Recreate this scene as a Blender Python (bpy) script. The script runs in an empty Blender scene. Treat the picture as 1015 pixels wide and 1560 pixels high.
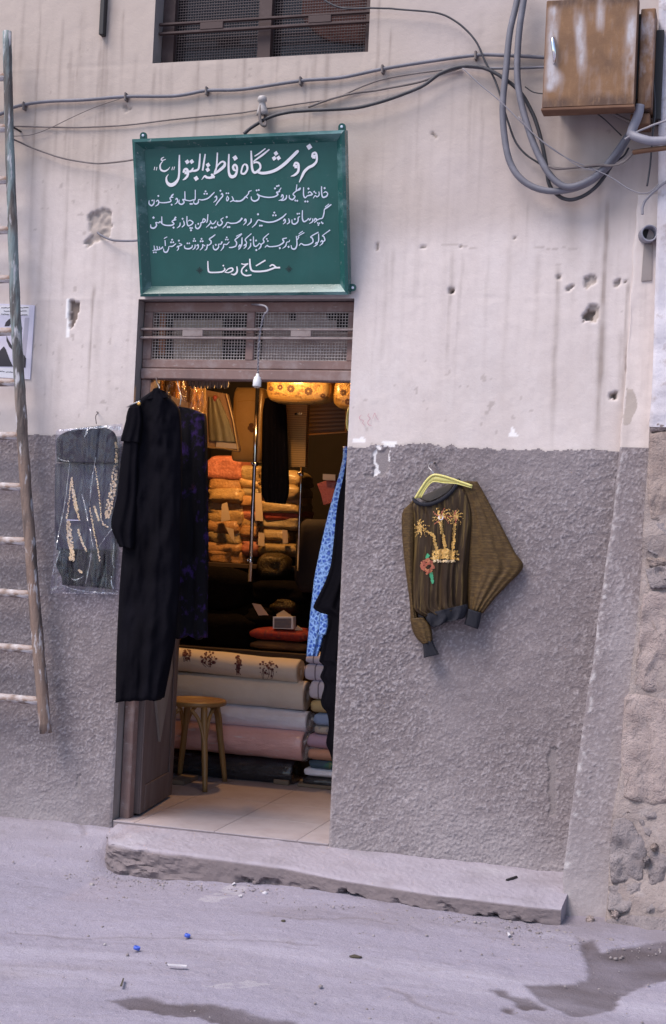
import bpy, math, random
import numpy as np
from mathutils import Vector, Matrix
from mathutils.bvhtree import BVHTree
random.seed(7); np.random.seed(7)
S = bpy.context.scene
COL = S.collection

# ------------------------------------------------------------------ camera
CAM = np.array([2.788, -6.122, 1.349]); YAW, PITCH, ROLL, FPX = .2832, .0219, .0469, 2150.
_c, _s = math.cos(YAW), math.sin(YAW)
FWD = np.array([-_s*math.cos(PITCH), _c*math.cos(PITCH), math.sin(PITCH)])
_r = np.array([_c, _s, 0.]); _u = np.cross(_r, FWD)
RGT = math.cos(ROLL)*_r + math.sin(ROLL)*_u
UPV = -math.sin(ROLL)*_r + math.cos(ROLL)*_u
cd = bpy.data.cameras.new('camera'); co = bpy.data.objects.new('camera', cd); COL.objects.link(co)
cd.sensor_fit = 'VERTICAL'; cd.sensor_height = 36; cd.lens = 36*FPX/1560; cd.clip_start = .05; cd.clip_end = 2000
mw = Matrix.Identity(4)
for i in range(3):
    mw[i][0], mw[i][1], mw[i][2], mw[i][3] = RGT[i], UPV[i], -FWD[i], CAM[i]
co.matrix_world = mw; S.camera = co

# ------------------------------------------------------------------ sky, sun, exposure
SUN_DIR = Vector((-.50, -.60, 1.12)).normalized()          # towards the sun
W = bpy.data.worlds.new('World'); S.world = W; W.use_nodes = True
wn, wl = W.node_tree.nodes, W.node_tree.links
wn.clear()
sky = wn.new('ShaderNodeTexSky'); sky.sky_type = 'NISHITA'; sky.sun_disc = False
sky.sun_elevation = math.asin(SUN_DIR.z); sky.sun_rotation = math.atan2(SUN_DIR.x, SUN_DIR.y)
sky.air_density = 1.0; sky.dust_density = 1.8; sky.ozone_density = 1.2
bg = wn.new('ShaderNodeBackground'); bg.inputs['Strength'].default_value = .092
wo = wn.new('ShaderNodeOutputWorld'); wl.new(sky.outputs[0], bg.inputs[0]); wl.new(bg.outputs[0], wo.inputs[0])
sl = bpy.data.lights.new('sun', 'SUN'); sl.energy = 1.45; sl.angle = math.radians(32); sl.color = (1, .90, .86)
so = bpy.data.objects.new('sun', sl); COL.objects.link(so); so.location = (-3, -4, 9)
so.rotation_euler = SUN_DIR.to_track_quat('Z', 'Y').to_euler()
S.view_settings.view_transform = 'Standard'; S.view_settings.look = 'None'
S.view_settings.gamma = 1; S.view_settings.exposure = 1.2
S.render.engine = 'CYCLES'
S.cycles.use_denoising = True; S.cycles.denoiser = 'OPENIMAGEDENOISE'; S.cycles.denoising_input_passes = 'RGB_ALBEDO_NORMAL'; S.cycles.denoising_prefilter = 'NONE'
S.cycles.caustics_reflective = False; S.cycles.caustics_refractive = False; S.cycles.blur_glossy = 1.0
S.cycles.sample_clamp_indirect = 4.; S.cycles.use_adaptive_sampling = False; S.cycles.max_bounces = 8; S.cycles.transparent_max_bounces = 12

# ------------------------------------------------------------------ helpers: geometry
def ray(px, py):
    px = np.asarray(px, float); py = np.asarray(py, float)
    return FWD + RGT*((px-507.5)/FPX)[..., None] - UPV*((py-780)/FPX)[..., None]
def at(px, py, Y=0.):
    """the place in the lane where the sight line of a photo pixel meets the upright plane y = Y"""
    d = ray(px, py); Y = np.asarray(Y, float)
    return CAM + d*((Y-CAM[1])/d[..., 1])[..., None]
def atz(px, py, z):
    d = ray(px, py); return CAM + d*((z-CAM[2])/d[..., 2])[..., None]

def hsh(ix, iy, seed):
    n = (ix.astype(np.int64)*374761393 + iy.astype(np.int64)*668265263 + seed*1442695041) & 0x7fffffff
    n = ((n ^ (n >> 13))*1274126177) & 0x7fffffff
    return ((n ^ (n >> 16)) & 0xffff)/65535.
def vnoise(x, y, seed=0):
    x = np.asarray(x, float); y = np.asarray(y, float)
    ix, iy = np.floor(x), np.floor(y); fx, fy = x-ix, y-iy
    fx = fx*fx*(3-2*fx); fy = fy*fy*(3-2*fy)
    a, b = hsh(ix, iy, seed), hsh(ix+1, iy, seed); c, d = hsh(ix, iy+1, seed), hsh(ix+1, iy+1, seed)
    return (a*(1-fx)+b*fx)*(1-fy) + (c*(1-fx)+d*fx)*fy
def fbm(x, y, seed=0, oct=4):
    t = 0; a = .5
    for o in range(oct):
        t = t + a*(vnoise(np.asarray(x)*2**o, np.asarray(y)*2**o, seed+o*17)-.5); a *= .5
    return t*2
def inpoly(x, y, poly):
    r = np.zeros(np.shape(x), bool); n = len(poly)
    for i in range(n):
        x1, y1 = poly[i]; x2, y2 = poly[(i+1) % n]
        if y1 == y2: continue
        r ^= ((y1 > y) != (y2 > y)) & (x < (x2-x1)*(y-y1)/(y2-y1)+x1)
    return r
def sstep(a, b, x):
    t = np.clip((np.asarray(x, float)-a)/(b-a), 0, 1); return t*t*(3-2*t)
def crom(P, n):
    """smooth curve through the points P (k x d), n samples"""
    P = np.asarray(P, float); k = len(P)
    if k == 2: return P[0] + (P[1]-P[0])*np.linspace(0, 1, n)[:, None]
    t = np.linspace(0, k-1, n); i = np.minimum(t.astype(int), k-2); f = (t-i)[:, None]
    E = np.vstack([2*P[0]-P[1], P, 2*P[-1]-P[-2]])
    a, b, c, d = E[i], E[i+1], E[i+2], E[i+3]
    return .5*(2*b + (c-a)*f + (2*a-5*b+4*c-d)*f*f + (3*b-a-3*c+d)*f**3)

class G:
    """collects verts and faces of ONE piece"""
    def __init__(s): s.v = []; s.f = []
    def add(s, v, f):
        o = len(s.v); s.v += [tuple(map(float, p)) for p in v]; s.f += [tuple(int(i)+o for i in q) for q in f]; return s
    def box(s, a, b, M=None, bev=0.):
        (x0, y0, z0), (x1, y1, z1) = a, b
        if bev > 0:
            v = []
            for (x, sx) in ((x0, 1), (x1, -1)):
                for (y, sy) in ((y0, 1), (y1, -1)):
                    for (z, sz) in ((z0, 1), (z1, -1)):
                        v += [(x, y+sy*bev, z+sz*bev), (x+sx*bev, y, z+sz*bev), (x+sx*bev, y+sy*bev, z)]
            I = lambda i, j, k, c: (i*4+j*2+k)*3+c
            f = []
            for i in (0, 1):
                f.append([I(i, 0, 0, 0), I(i, 0, 1, 0), I(i, 1, 1, 0), I(i, 1, 0, 0)])
                f.append([I(0, i, 0, 1), I(0, i, 1, 1), I(1, i, 1, 1), I(1, i, 0, 1)])
                f.append([I(0, 0, i, 2), I(0, 1, i, 2), I(1, 1, i, 2), I(1, 0, i, 2)])
            for i in (0, 1):
                for j in (0, 1):
                    f.append([I(i, j, 0, 0), I(i, j, 1, 0), I(i, j, 1, 1), I(i, j, 0, 1)])
                    f.append([I(i, 0, j, 0), I(i, 1, j, 0), I(i, 1, j, 2), I(i, 0, j, 2)])
                    f.append([I(0, i, j, 1), I(1, i, j, 1), I(1, i, j, 2), I(0, i, j, 2)])
            for i in (0, 1):
                for j in (0, 1):
                    for k in (0, 1): f.append([I(i, j, k, 0), I(i, j, k, 1), I(i, j, k, 2)])
        else:
            v = [(x, y, z) for x in (x0, x1) for y in (y0, y1) for z in (z0, z1)]
            f = [(0, 1, 3, 2), (4, 6, 7, 5), (0, 4, 5, 1), (2, 3, 7, 6), (0, 2, 6, 4), (1, 5, 7, 3)]
        if M is not None: v = [tuple(M @ Vector(p)) for p in v]
        return s.add(v, f)
    def tube(s, P, r, n=8, smooth=0, cap=True, flat=1., noise=0.):
        P = np.asarray(P, float)
        if smooth:
            if np.ndim(r): r = crom(np.asarray(r, float)[:, None], smooth)[:, 0]
            P = crom(P, smooth)
        k = len(P); r = np.full(k, r) if np.ndim(r) == 0 else np.asarray(r, float)
        T = np.gradient(P, axis=0); T /= np.linalg.norm(T, axis=1)[:, None]+1e-12
        up = np.array([0, 0, 1.]) if abs(T[0][2]) < .9 else np.array([1., 0, 0])
        A = np.cross(T[0], up); A /= np.linalg.norm(A); v = []
        for i in range(k):
            A = A - T[i]*(A@T[i]); A /= np.linalg.norm(A); B = np.cross(T[i], A)
            for j in range(n):
                a = 2*math.pi*j/n; rr = r[i]*(1+noise*(random.random()-.5))
                v.append(P[i] + rr*(math.cos(a)*A*flat + math.sin(a)*B))
        f = [(i*n+j, i*n+(j+1) % n, (i+1)*n+(j+1) % n, (i+1)*n+j) for i in range(k-1) for j in range(n)]
        if cap: f += [tuple(range(n-1, -1, -1)), tuple(range((k-1)*n, k*n))]
        return s.add(v, f)
    def lathe(s, o, axis, prof, n=20):
        """prof: list of (distance along axis, radius)"""
        o = np.asarray(o, float); ax = np.asarray(axis, float); ax = ax/np.linalg.norm(ax)
        up = np.array([0, 0, 1.]) if abs(ax[2]) < .9 else np.array([1., 0, 0])
        A = np.cross(ax, up); A /= np.linalg.norm(A); B = np.cross(ax, A); v = []
        for (t, r) in prof:
            for j in range(n):
                a = 2*math.pi*j/n; v.append(o+ax*t+r*(math.cos(a)*A+math.sin(a)*B))
        k = len(prof)
        f = [(i*n+j, i*n+(j+1) % n, (i+1)*n+(j+1) % n, (i+1)*n+j) for i in range(k-1) for j in range(n)]
        f += [tuple(range(n-1, -1, -1)), tuple(range((k-1)*n, k*n))]
        return s.add(v, f)
    def prism(s, front, back):
        """closed solid between two outlines with the same number of points"""
        n = len(front); v = list(front)+list(back)
        f = [tuple(range(n)), tuple(range(2*n-1, n-1, -1))] + [(i, i+n, (i+1) % n+n, (i+1) % n) for i in range(n)]
        return s.add(v, f)
    def pxprism(s, poly, Y, depth):
        p = np.array(poly, float); a = at(p[:, 0], p[:, 1], Y); b = a+np.array([0, depth, 0]); return s.prism(a, b)
    def grid(s, V):
        """V: array (m, n, 3)"""
        m, n = V.shape[:2]
        f = [(i*n+j, i*n+j+1, (i+1)*n+j+1, (i+1)*n+j) for i in range(m-1) for j in range(n-1)]
        return s.add(V.reshape(-1, 3), f)
    def shell(s, A, B):
        """front grid A and back grid B stitched round the rim"""
        m, n = A.shape[:2]; o = m*n
        v = np.concatenate([A.reshape(-1, 3), B.reshape(-1, 3)])
        f = []
        for i in range(m-1):
            for j in range(n-1):
                f.append((i*n+j, i*n+j+1, (i+1)*n+j+1, (i+1)*n+j)); f.append((o+i*n+j, o+(i+1)*n+j, o+(i+1)*n+j+1, o+i*n+j+1))
        rim = [j for j in range(n)] + [i*n+n-1 for i in range(1, m)] + [(m-1)*n+j for j in range(n-2, -1, -1)] + [i*n for i in range(m-2, 0, -1)]
        for a, b in zip(rim, rim[1:]+rim[:1]): f.append((a, a+o, b+o, b))
        return s.add(v, f)
    def bvh(s): return BVHTree.FromPolygons([Vector(p) for p in s.v], s.f)
    def build(s, name, mat, parent=None, smooth=False, attrs=None, at_=None):
        return mesh_obj(name, s.v, s.f, mat, parent, smooth, attrs, at_)

def mesh_obj(name, v, f, mat, parent=None, smooth=False, attrs=None, at_=None):
    v = np.asarray(v, float)
    lo, hi = v.min(0), v.max(0)
    o = np.array([(lo[0]+hi[0])/2, (lo[1]+hi[1])/2, lo[2]]) if at_ is None else np.asarray(at_, float)
    me = bpy.data.meshes.new(name); me.from_pydata((v-o).tolist(), [], f if isinstance(f, list) else f.tolist())
    me.materials.append(mat)
    if attrs:
        for k, a in attrs.items():
            la = me.attributes.new(k, 'FLOAT', 'POINT'); la.data.foreach_set('value', np.asarray(a, np.float32))
    if smooth: me.polygons.foreach_set('use_smooth', [True]*len(me.polygons))
    me.update()
    ob = bpy.data.objects.new(name, me); COL.objects.link(ob)
    w = Vector(o)
    if parent is not None:
        ob.parent = parent; w = w - Vector(parent['_w'])
    ob.location = w; ob['_w'] = tuple(o)
    return ob
def thing(name, label, cat, loc=(0, 0, 0), group=None):
    o = bpy.data.objects.new(name, None); COL.objects.link(o); o.location = loc; o['_w'] = tuple(map(float, loc))
    o.empty_display_size = .1
    return tag(o, label, cat, group)
def tag(o, label, cat, group=None):
    o['label'] = label; o['category'] = cat
    if group: o['group'] = group
    return o
def struct(o): o['kind'] = 'structure'; return o
def stuff(o): o['kind'] = 'stuff'; return o

# ------------------------------------------------------------------ helpers: materials
def mk(name, base, layers=(), rough=.8, metal=0., bumps=(), **kw):
    """base colour plus noise / attribute layers, and a stack of bumps.
    layer: (colour, scale, (sx,sy,sz), lo, hi, amount) or ('attr', name, colour, amount) or ('wave', colour, scale, axis, lo, hi, amount)"""
    m = bpy.data.materials.new(name); m.use_nodes = True
    N, L = m.node_tree.nodes, m.node_tree.links
    b = N['Principled BSDF']; b.inputs['Roughness'].default_value = rough; b.inputs['Metallic'].default_value = metal
    for k, v in kw.items(): b.inputs[k.replace('_', ' ')].default_value = v
    tc = N.new('ShaderNodeTexCoord')
    def mapped(st):
        mp = N.new('ShaderNodeMapping'); mp.inputs['Scale'].default_value = st; L.new(tc.outputs['Object'], mp.inputs[0]); return mp.outputs[0]
    def noise(sc, st, det=5, rgh=.6):
        n = N.new('ShaderNodeTexNoise'); n.inputs['Scale'].default_value = sc; n.inputs['Detail'].default_value = det
        n.inputs['Roughness'].default_value = rgh; L.new(mapped(st), n.inputs['Vector']); return n.outputs[0]
    def remap(o, lo, hi, a=1.):
        r = N.new('ShaderNodeMapRange'); r.inputs[1].default_value = lo; r.inputs[2].default_value = hi
        r.inputs[3].default_value = 0; r.inputs[4].default_value = a; L.new(o, r.inputs[0]); return r.outputs[0]
    col = N.new('ShaderNodeRGB'); col.outputs[0].default_value = (*base, 1); cur = col.outputs[0]
    for ly in layers:
        if ly[0] == 'attr':
            a = N.new('ShaderNodeAttribute'); a.attribute_name = ly[1]; fac = remap(a.outputs['Fac'], 0, 1, ly[3]); c = ly[2]
        elif ly[0] == 'wave':
            wv = N.new('ShaderNodeTexWave'); wv.bands_direction = ly[3]; wv.inputs['Scale'].default_value = ly[2]
            wv.inputs['Distortion'].default_value = ly[7] if len(ly) > 7 else 1.; wv.inputs['Detail'].default_value = 2
            L.new(mapped((1, 1, 1)), wv.inputs[0]); fac = remap(wv.outputs['Fac'], ly[4], ly[5], ly[6]); c = ly[1]
        elif ly[0] == 'vor':
            vo = N.new('ShaderNodeTexVoronoi'); vo.inputs['Scale'].default_value = ly[2]; vo.feature = ly[3]
            L.new(mapped(ly[7] if len(ly) > 7 else (1, 1, 1)), vo.inputs[0]); fac = remap(vo.outputs['Distance'], ly[4], ly[5], ly[6]); c = ly[1]
        else:
            c, sc, st, lo, hi, am = ly[:6]; fac = remap(noise(sc, st), lo, hi, am)
        mx = N.new('ShaderNodeMix'); mx.data_type = 'RGBA'; L.new(fac, mx.inputs[0]); L.new(cur, mx.inputs[6])
        mx.inputs[7].default_value = (*c, 1); cur = mx.outputs[2]
    L.new(cur, b.inputs['Base Color'])
    nrm = None
    for bp in bumps:
        sc, stg, dist = bp[:3]; st = bp[3] if len(bp) > 3 else (1, 1, 1); kind = bp[4] if len(bp) > 4 else 'noise'
        bn = N.new('ShaderNodeBump'); bn.inputs['Strength'].default_value = stg; bn.inputs['Distance'].default_value = dist
        if kind == 'vor':
            vo = N.new('ShaderNodeTexVoronoi'); vo.inputs['Scale'].default_value = sc; L.new(mapped(st), vo.inputs[0]); h = vo.outputs['Distance']
        elif kind == 'wave':
            wv = N.new('ShaderNodeTexWave'); wv.inputs['Scale'].default_value = sc; wv.inputs['Distortion'].default_value = 1.5
            wv.bands_direction = bp[5] if len(bp) > 5 else 'X'; L.new(mapped(st), wv.inputs[0]); h = wv.outputs['Fac']
        else: h = noise(sc, st, 6, .65)
        L.new(h, bn.inputs['Height'])
        if nrm: L.new(nrm, bn.inputs['Normal'])
        nrm = bn.outputs[0]
    if nrm: L.new(nrm, b.inputs['Normal'])
    return m
def mk_plastic(name, tint=(.95, .95, 1), clear=.86, rough=.12, bscale=14., bst=.9):
    """thin clear film: mostly see-through, glossy on its creases"""
    m = bpy.data.materials.new(name); m.use_nodes = True; N, L = m.node_tree.nodes, m.node_tree.links
    N.remove(N['Principled BSDF']); out = N['Material Output']
    tr = N.new('ShaderNodeBsdfTransparent'); tr.inputs[0].default_value = (*tint, 1)
    gl = N.new('ShaderNodeBsdfGlossy'); gl.inputs['Roughness'].default_value = rough
    df = N.new('ShaderNodeBsdfDiffuse'); df.inputs[0].default_value = (.75, .75, .8, 1)
    tc = N.new('ShaderNodeTexCoord'); mp = N.new('ShaderNodeMapping'); mp.inputs['Scale'].default_value = (1.3, 1, .45)
    L.new(tc.outputs['Object'], mp.inputs[0])
    n = N.new('ShaderNodeTexNoise'); n.inputs['Scale'].default_value = bscale; n.inputs['Detail'].default_value = 4; n.inputs['Distortion'].default_value = 1.2
    L.new(mp.outputs[0], n.inputs[0])
    b = N.new('ShaderNodeBump'); b.inputs['Strength'].default_value = bst; b.inputs['Distance'].default_value = .05; L.new(n.outputs[0], b.inputs['Height'])
    L.new(b.outputs[0], gl.inputs['Normal']); L.new(b.outputs[0], df.inputs['Normal'])
    m1 = N.new('ShaderNodeMixShader'); m1.inputs[0].default_value = .14; L.new(gl.outputs[0], m1.inputs[1]); L.new(df.outputs[0], m1.inputs[2])
    m2 = N.new('ShaderNodeMixShader'); m2.inputs[0].default_value = 1-clear; L.new(tr.outputs[0], m2.inputs[1]); L.new(m1.outputs[0], m2.inputs[2])
    L.new(m2.outputs[0], out.inputs[0]); return m

# ------------------------------------------------------------------ helpers: cloth and drawing on surfaces
def sheet(rows, Y0, nu=40, nv=60, bulge=.03, back=.01, folds=(), seed=0, rough=.0, tilt=0., dip=0., hem=0.):
    """a hanging piece of cloth; rows are (left x, left y, right x, right y) photo pixels from top to bottom"""
    R_ = crom(np.array(rows, float), nv); u = np.linspace(0, 1, nu)[None, :]; v = np.linspace(0, 1, nv)[:, None]
    px = R_[:, 0:1]*(1-u)+R_[:, 2:3]*u; py = R_[:, 1:2]*(1-u)+R_[:, 3:4]*u
    py = py + dip*(1-v)**4*(4*u*(1-u))**.7 + hem*v**10*fbm(u*4.+seed, u*0, seed, 4)*2
    e = np.clip(1-np.abs(2*u-1)**4, 0, 1)*np.ones_like(v)
    d = bulge*e**.6
    wu = u + .07*fbm(u*2.3+seed, v*2.1, seed+3, 3) + .03*fbm(u*5, v*6, seed+9, 2)
    for (a, k, ph, dr, g) in folds: d = d + a*(g+(1-g)*v)*(.45+1.1*vnoise(u*k*.8+seed, v*3+k, seed+5))*np.sin(2*math.pi*(k*wu+ph+dr*v))*e**.5
    if rough: d = d + rough*fbm(px/22., py/40., seed, 3)*e
    Yf = Y0-d+tilt*v; A = at(px, py, Yf); B = A.copy(); B[..., 1] += d+back*e+.002
    g = G(); g.shell(A, B); return g
def on(bvh, px, py, off=.002):
    """the point where the sight line of a pixel meets a built surface"""
    d = Vector(ray(px, py)).normalized(); h = bvh.ray_cast(Vector(CAM), d)
    if h[0] is None: return None
    return np.array(h[0]-d*off)
def ribbon(g, pts, mp, n=None, lift=0.):
    """pts: (x, y, width) pixels; mp(x, y, lift) -> point"""
    P = np.array(pts, float); n = n or max(4, 5*len(P)); C = crom(P, n)
    T = np.gradient(C[:, :2], axis=0); T /= np.linalg.norm(T, axis=1)[:, None]+1e-9
    Nn = np.stack([-T[:, 1], T[:, 0]], 1); w = np.maximum(C[:, 2], .2)[:, None]/2
    a, b = C[:, :2]+Nn*w, C[:, :2]-Nn*w; v = []
    for i in range(n):
        l = lift+i*2e-5
        p, q = mp(a[i, 0], a[i, 1], l), mp(b[i, 0], b[i, 1], l)
        if p is None or q is None: 
            if len(v) >= 4: break
            continue
        v += [p, q]
    k = len(v)//2
    if k > 1: g.add(v, [(2*i, 2*i+1, 2*i+3, 2*i+2) for i in range(k-1)])
def blob(g, x, y, r, mp, lift=0., n=4, rot=0., sq=1.):
    v = []
    for j in range(n):
        a = rot+2*math.pi*j/n; p = mp(x+r*math.cos(a), y+r*sq*math.sin(a), lift)
        if p is None: return
        v.append(p)
    g.add(v, [tuple(range(n))])

# ================================================================== MATERIALS OF THE SETTING
M = {}
M['plaster'] = mk('plaster', (.635, .558, .53), [
    ((.50, .44, .425), 1.3, (1, 1, 1), .42, .72, .45), ((.70, .655, .65), 2.2, (1, 1, .6), .52, .75, .5),
    ((.46, .39, .365), 7., (1, 1, .07), .52, .80, .30), ((.52, .45, .43), 40., (1, 1, .5), .46, .74, .35), ((.47, .40, .375), 2.6, (1, 1, .7), .48, .74, .55),
    ('attr', 'old', (.44, .365, .315), .85), ('attr', 'lilac', (.47, .415, .435), .62), ('attr', 'streak', (.25, .20, .175), .78),
    ('attr', 'chip_hilite', (.86, .83, .82), .95), ('attr', 'scar', (.40, .34, .305), 1.), ('attr', 'hole', (.21, .165, .14), 1.)],
    rough=.93, bumps=[(55., .22, .004), (9., .3, .012), (240., .2, .002)])
M['stucco'] = mk('stucco', (.195, .162, .168), [
    ((.30, .262, .27), 1.1, (1, 1, 1), .45, .72, .6), ((.165, .134, .136), 1.7, (1, 1, .6), .48, .7, .6), ((.155, .127, .132), 2.6, (1, 1, .8), .5, .75, .5),
    ('attr', 'grain_lit', (.46, .415, .43), .60), ('attr', 'dust', (.35, .315, .33), .7), ('attr', 'smooth', (.27, .235, .235), .55), ('attr', 'chip_hilite', (.80, .77, .77), .9)],
    rough=.95, bumps=[(170., .8, .004), (380., .6, .002)])
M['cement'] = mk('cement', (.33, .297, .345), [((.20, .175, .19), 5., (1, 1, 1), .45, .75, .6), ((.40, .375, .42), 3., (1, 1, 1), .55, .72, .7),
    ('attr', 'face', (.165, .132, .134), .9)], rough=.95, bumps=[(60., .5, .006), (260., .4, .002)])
M['ground'] = mk('ground', (.300, .274, .340), [
    ((.265, .235, .27), 1.6, (.35, 1, 1), .44, .70, .6), ((.41, .38, .45), 3.1, (.10, 1, 1), .50, .68, .7), ((.245, .212, .24), 6.5, (.06, 1, 1), .55, .70, .55),
    ((.22, .19, .205), 16., (.6, 1, 1), .58, .72, .45), ((.42, .39, .43), 75., (1, 1, 1), .58, .68, .5), ((.12, .10, .105), 110., (1, 1, 1), .62, .70, .6),
    ('attr', 'damp', (.185, .155, .165), .6), ('attr', 'wet', (.090, .070, .075), .95), ('attr', 'pale', (.50, .47, .49), .35)],
    rough=.95, bumps=[(20., .45, .012), (90., .8, .007), (300., .8, .003)])
M['tile'] = mk('tile', (.38, .33, .345), [((.29, .235, .24), 7., (1, 1, 1), .45, .7, .6), ((.41, .35, .36), 40., (1, 1, 1), .5, .7, .4)], rough=.6, bumps=[(120., .15, .002)])
M['grout'] = mk('grout', (.29, .24, .245), rough=.95)
M['frame'] = mk('brown_frame_paint', (.225, .140, .122), [((.31, .245, .235), 14., (1, 1, 1), .48, .70, .8), ((.15, .098, .09), 5., (1, 1, .4), .5, .7, .6),
    ((.40, .35, .34), 60., (.4, 1, 1), .62, .72, .6)], rough=.7, bumps=[(70., .25, .003)])
M['door'] = mk('door_wood', (.12, .083, .078), [((.185, .14, .135), 9., (1, 1, .2), .45, .7, .8), ((.075, .05, .046), 14., (1, 1, .12), .5, .72, .6)], rough=.65, bumps=[(40., .2, .003, (1, 1, .15))])
M['doorpanel'] = mk('door_panel_wood', (.24, .205, .19), [((.17, .14, .125), 10., (1, 1, .2), .45, .7, .7)], rough=.65)
M['wire'] = mk('mesh_wire', (.46, .40, .37), [((.22, .17, .16), 30., (1, 1, 1), .45, .65, .7)], rough=.7)
M['wiredark'] = mk('dark_mesh_wire', (.10, .075, .075), rough=.7)
M['bar'] = mk('transom_bar', (.30, .24, .225), [((.20, .14, .13), 20., (1, 1, 1), .45, .65, .9), ((.45, .40, .39), 45., (.3, 1, 1), .6, .7, .6)], rough=.6)
M['card'] = mk('cardboard', (.44, .345, .28), [((.30, .22, .17), 8., (1, 1, 1), .45, .7, .6)], rough=.9)
M['cardpink'] = mk('pink_cardboard', (.42, .325, .29), [((.26, .19, .17), 8., (1, 1, 1), .45, .7, .6)], rough=.9)
M['terracotta'] = mk('terracotta', (.35, .14, .07), rough=.9)
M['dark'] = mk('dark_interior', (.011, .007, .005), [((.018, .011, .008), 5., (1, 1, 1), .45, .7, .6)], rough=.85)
M['void'] = mk('dark_pane', (.02, .018, .022), rough=.15)
M['curtain'] = mk('red_brown_curtain', (.13, .05, .04), [((.08, .03, .028), 6., (1, 1, .3), .45, .7, .7)], rough=.9)
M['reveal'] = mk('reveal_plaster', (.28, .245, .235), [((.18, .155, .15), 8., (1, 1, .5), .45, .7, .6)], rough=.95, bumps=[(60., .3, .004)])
M['black'] = mk('black_iron', (.02, .018, .02), rough=.6)

# ================================================================== GROUND
def ground_z(x, y):
    x = np.asarray(x, float); y = np.asarray(y, float)
    z = -.168 + .068*sstep(.1, 1.3, x) + .0*y
    z = z - .03*sstep(-.7, -2.2, y)                                   # the lane falls a little towards its middle
    a = sstep(.20, .02, x)*sstep(-.46, -.02, y)                       # sloping apron left of the doorstep
    z = z*(1-a) + (-.032)*a
    z = z + .03*sstep(2.1, 2.6, x)*sstep(-.7, -.2, y)                 # dirt heaped against the stone wall
    return z
gx = np.concatenate([[-900, -200, -60, -20, -8, -4, -2.5, -1.6], np.linspace(-1.1, 3.4, 500), [4, 5, 8, 14, 30, 80, 250, 900]])
gy = np.concatenate([[-900, -250, -80, -30, -14, -8, -5, -3.6], np.linspace(-2.9, .04, 330), [.3, 1, 3, 8, 20, 60, 200, 900]])
X, Y = np.meshgrid(gx, gy)
near = (np.abs(X) < 6) & (np.abs(Y) < 6)
Z = ground_z(np.clip(X, -3, 4), np.clip(Y, -4, 1))
Z = Z + near*(.014*fbm(X*1.6, Y*4, 3, 4) + .0045*fbm(X*12, Y*18, 9, 4) + .003*(vnoise(X*60, Y*60, 4)-.5))
Z = np.where(Y > .03, np.minimum(Z, -.25), Z)
def pz(poly, z=-.13): return [tuple(atz(np.array(float(a)), np.array(float(b)), z)[:2]) for a, b in poly]
wx = X + .035*fbm(X*9, Y*9, 31, 4); wy = Y + .055*fbm(X*9, Y*9, 57, 4)
wet = np.zeros_like(X); damp = np.zeros_like(X); pale = np.zeros_like(X)
for pl in ([(800, 1512), (830, 1505), (890, 1506), (893, 1482), (886, 1462), (888, 1448), (902, 1444), (926, 1462), (960, 1452), (1030, 1444), (1040, 1500), (985, 1506), (955, 1520), (930, 1546), (880, 1556), (838, 1540), (815, 1526)],
           [(165, 1513), (205, 1514), (262, 1521), (330, 1530), (395, 1544), (450, 1558), (430, 1566), (340, 1556), (260, 1540), (200, 1526)],
           [(735, 1515), (760, 1516), (790, 1524), (812, 1530), (840, 1550), (800, 1546), (770, 1530)], [(765, 1541), (788, 1544), (785, 1552), (768, 1549)]):
    wet = np.maximum(wet, inpoly(wx, wy, pz(pl)).astype(float))
damp = np.clip(wet*0 + sstep(.05, .45, fbm(X*1.3, Y*3.5, 77, 4))*.6 + .6*sstep(-.95, -.5, Y)*sstep(2.0, 2.4, X)*(.5+fbm(X*7, Y*7, 8, 3)), 0, 1)
for pl in ([(300, 1372), (345, 1352), (380, 1355), (360, 1368), (320, 1380)], [(300, 1500), (380, 1494), (420, 1500), (350, 1508)]):
    pale = np.maximum(pale, inpoly(wx, wy, pz(pl)).astype(float)*(fbm(X*40, Y*40, 5, 2) > -.1))
for _ in range(1):
    wet = (wet + np.roll(wet, 1, 0) + np.roll(wet, -1, 0) + np.roll(wet, 1, 1) + np.roll(wet, -1, 1))/5
wet = np.clip(wet*(.82+.35*fbm(X*5, Y*9, 41, 3)), 0, 1)
crack = np.zeros_like(X)
for pl in ([(588, 1510), (606, 1516), (622, 1522), (632, 1534), (655, 1541), (692, 1549)], [(70, 1278), (95, 1272), (118, 1280), (128, 1296)], [(880, 1440), (895, 1452), (890, 1468)], [(420, 1405), (470, 1412), (540, 1409), (600, 1418)], [(20, 1400), (120, 1412), (220, 1420), (330, 1436), (480, 1452)]):
    q = crom(np.array(pz(pl)), 60); q[:, 0] += .006*fbm(np.linspace(0, 9, 60), np.zeros(60), 3, 3); q[:, 1] += .008*fbm(np.linspace(0, 9, 60), np.ones(60), 5, 3)
    for a_, b_ in q: crack = np.maximum(crack, np.exp(-(((X-a_)/.013)**2+((Y-b_)/.010)**2)))
damp = np.clip(damp + .9*crack, 0, 1); Z = Z - .004*crack
m, n = X.shape
idx = np.arange(m*n).reshape(m, n)
F = np.stack([idx[:-1, :-1], idx[:-1, 1:], idx[1:, 1:], idx[1:, :-1]], -1).reshape(-1, 4)
g_ob = struct(mesh_obj('ground', np.stack([X, Y, Z - .006*wet], -1).reshape(-1, 3), F, M['ground'], smooth=True,
              attrs={'wet': wet.ravel(), 'damp': damp.ravel(), 'pale': pale.ravel()}, at_=(0, 0, 0)))

# ================================================================== SHOP BUILDING
bld = thing('shop_building', 'old plastered shop front with grey pebbly stucco along its foot', 'building', (.5, 0, 0))
def lin(a, b, d): return np.linspace(a, b, max(2, int(round((b-a)/d))+1))
def join(*s): return np.unique(np.round(np.concatenate(s), 6))
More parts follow.
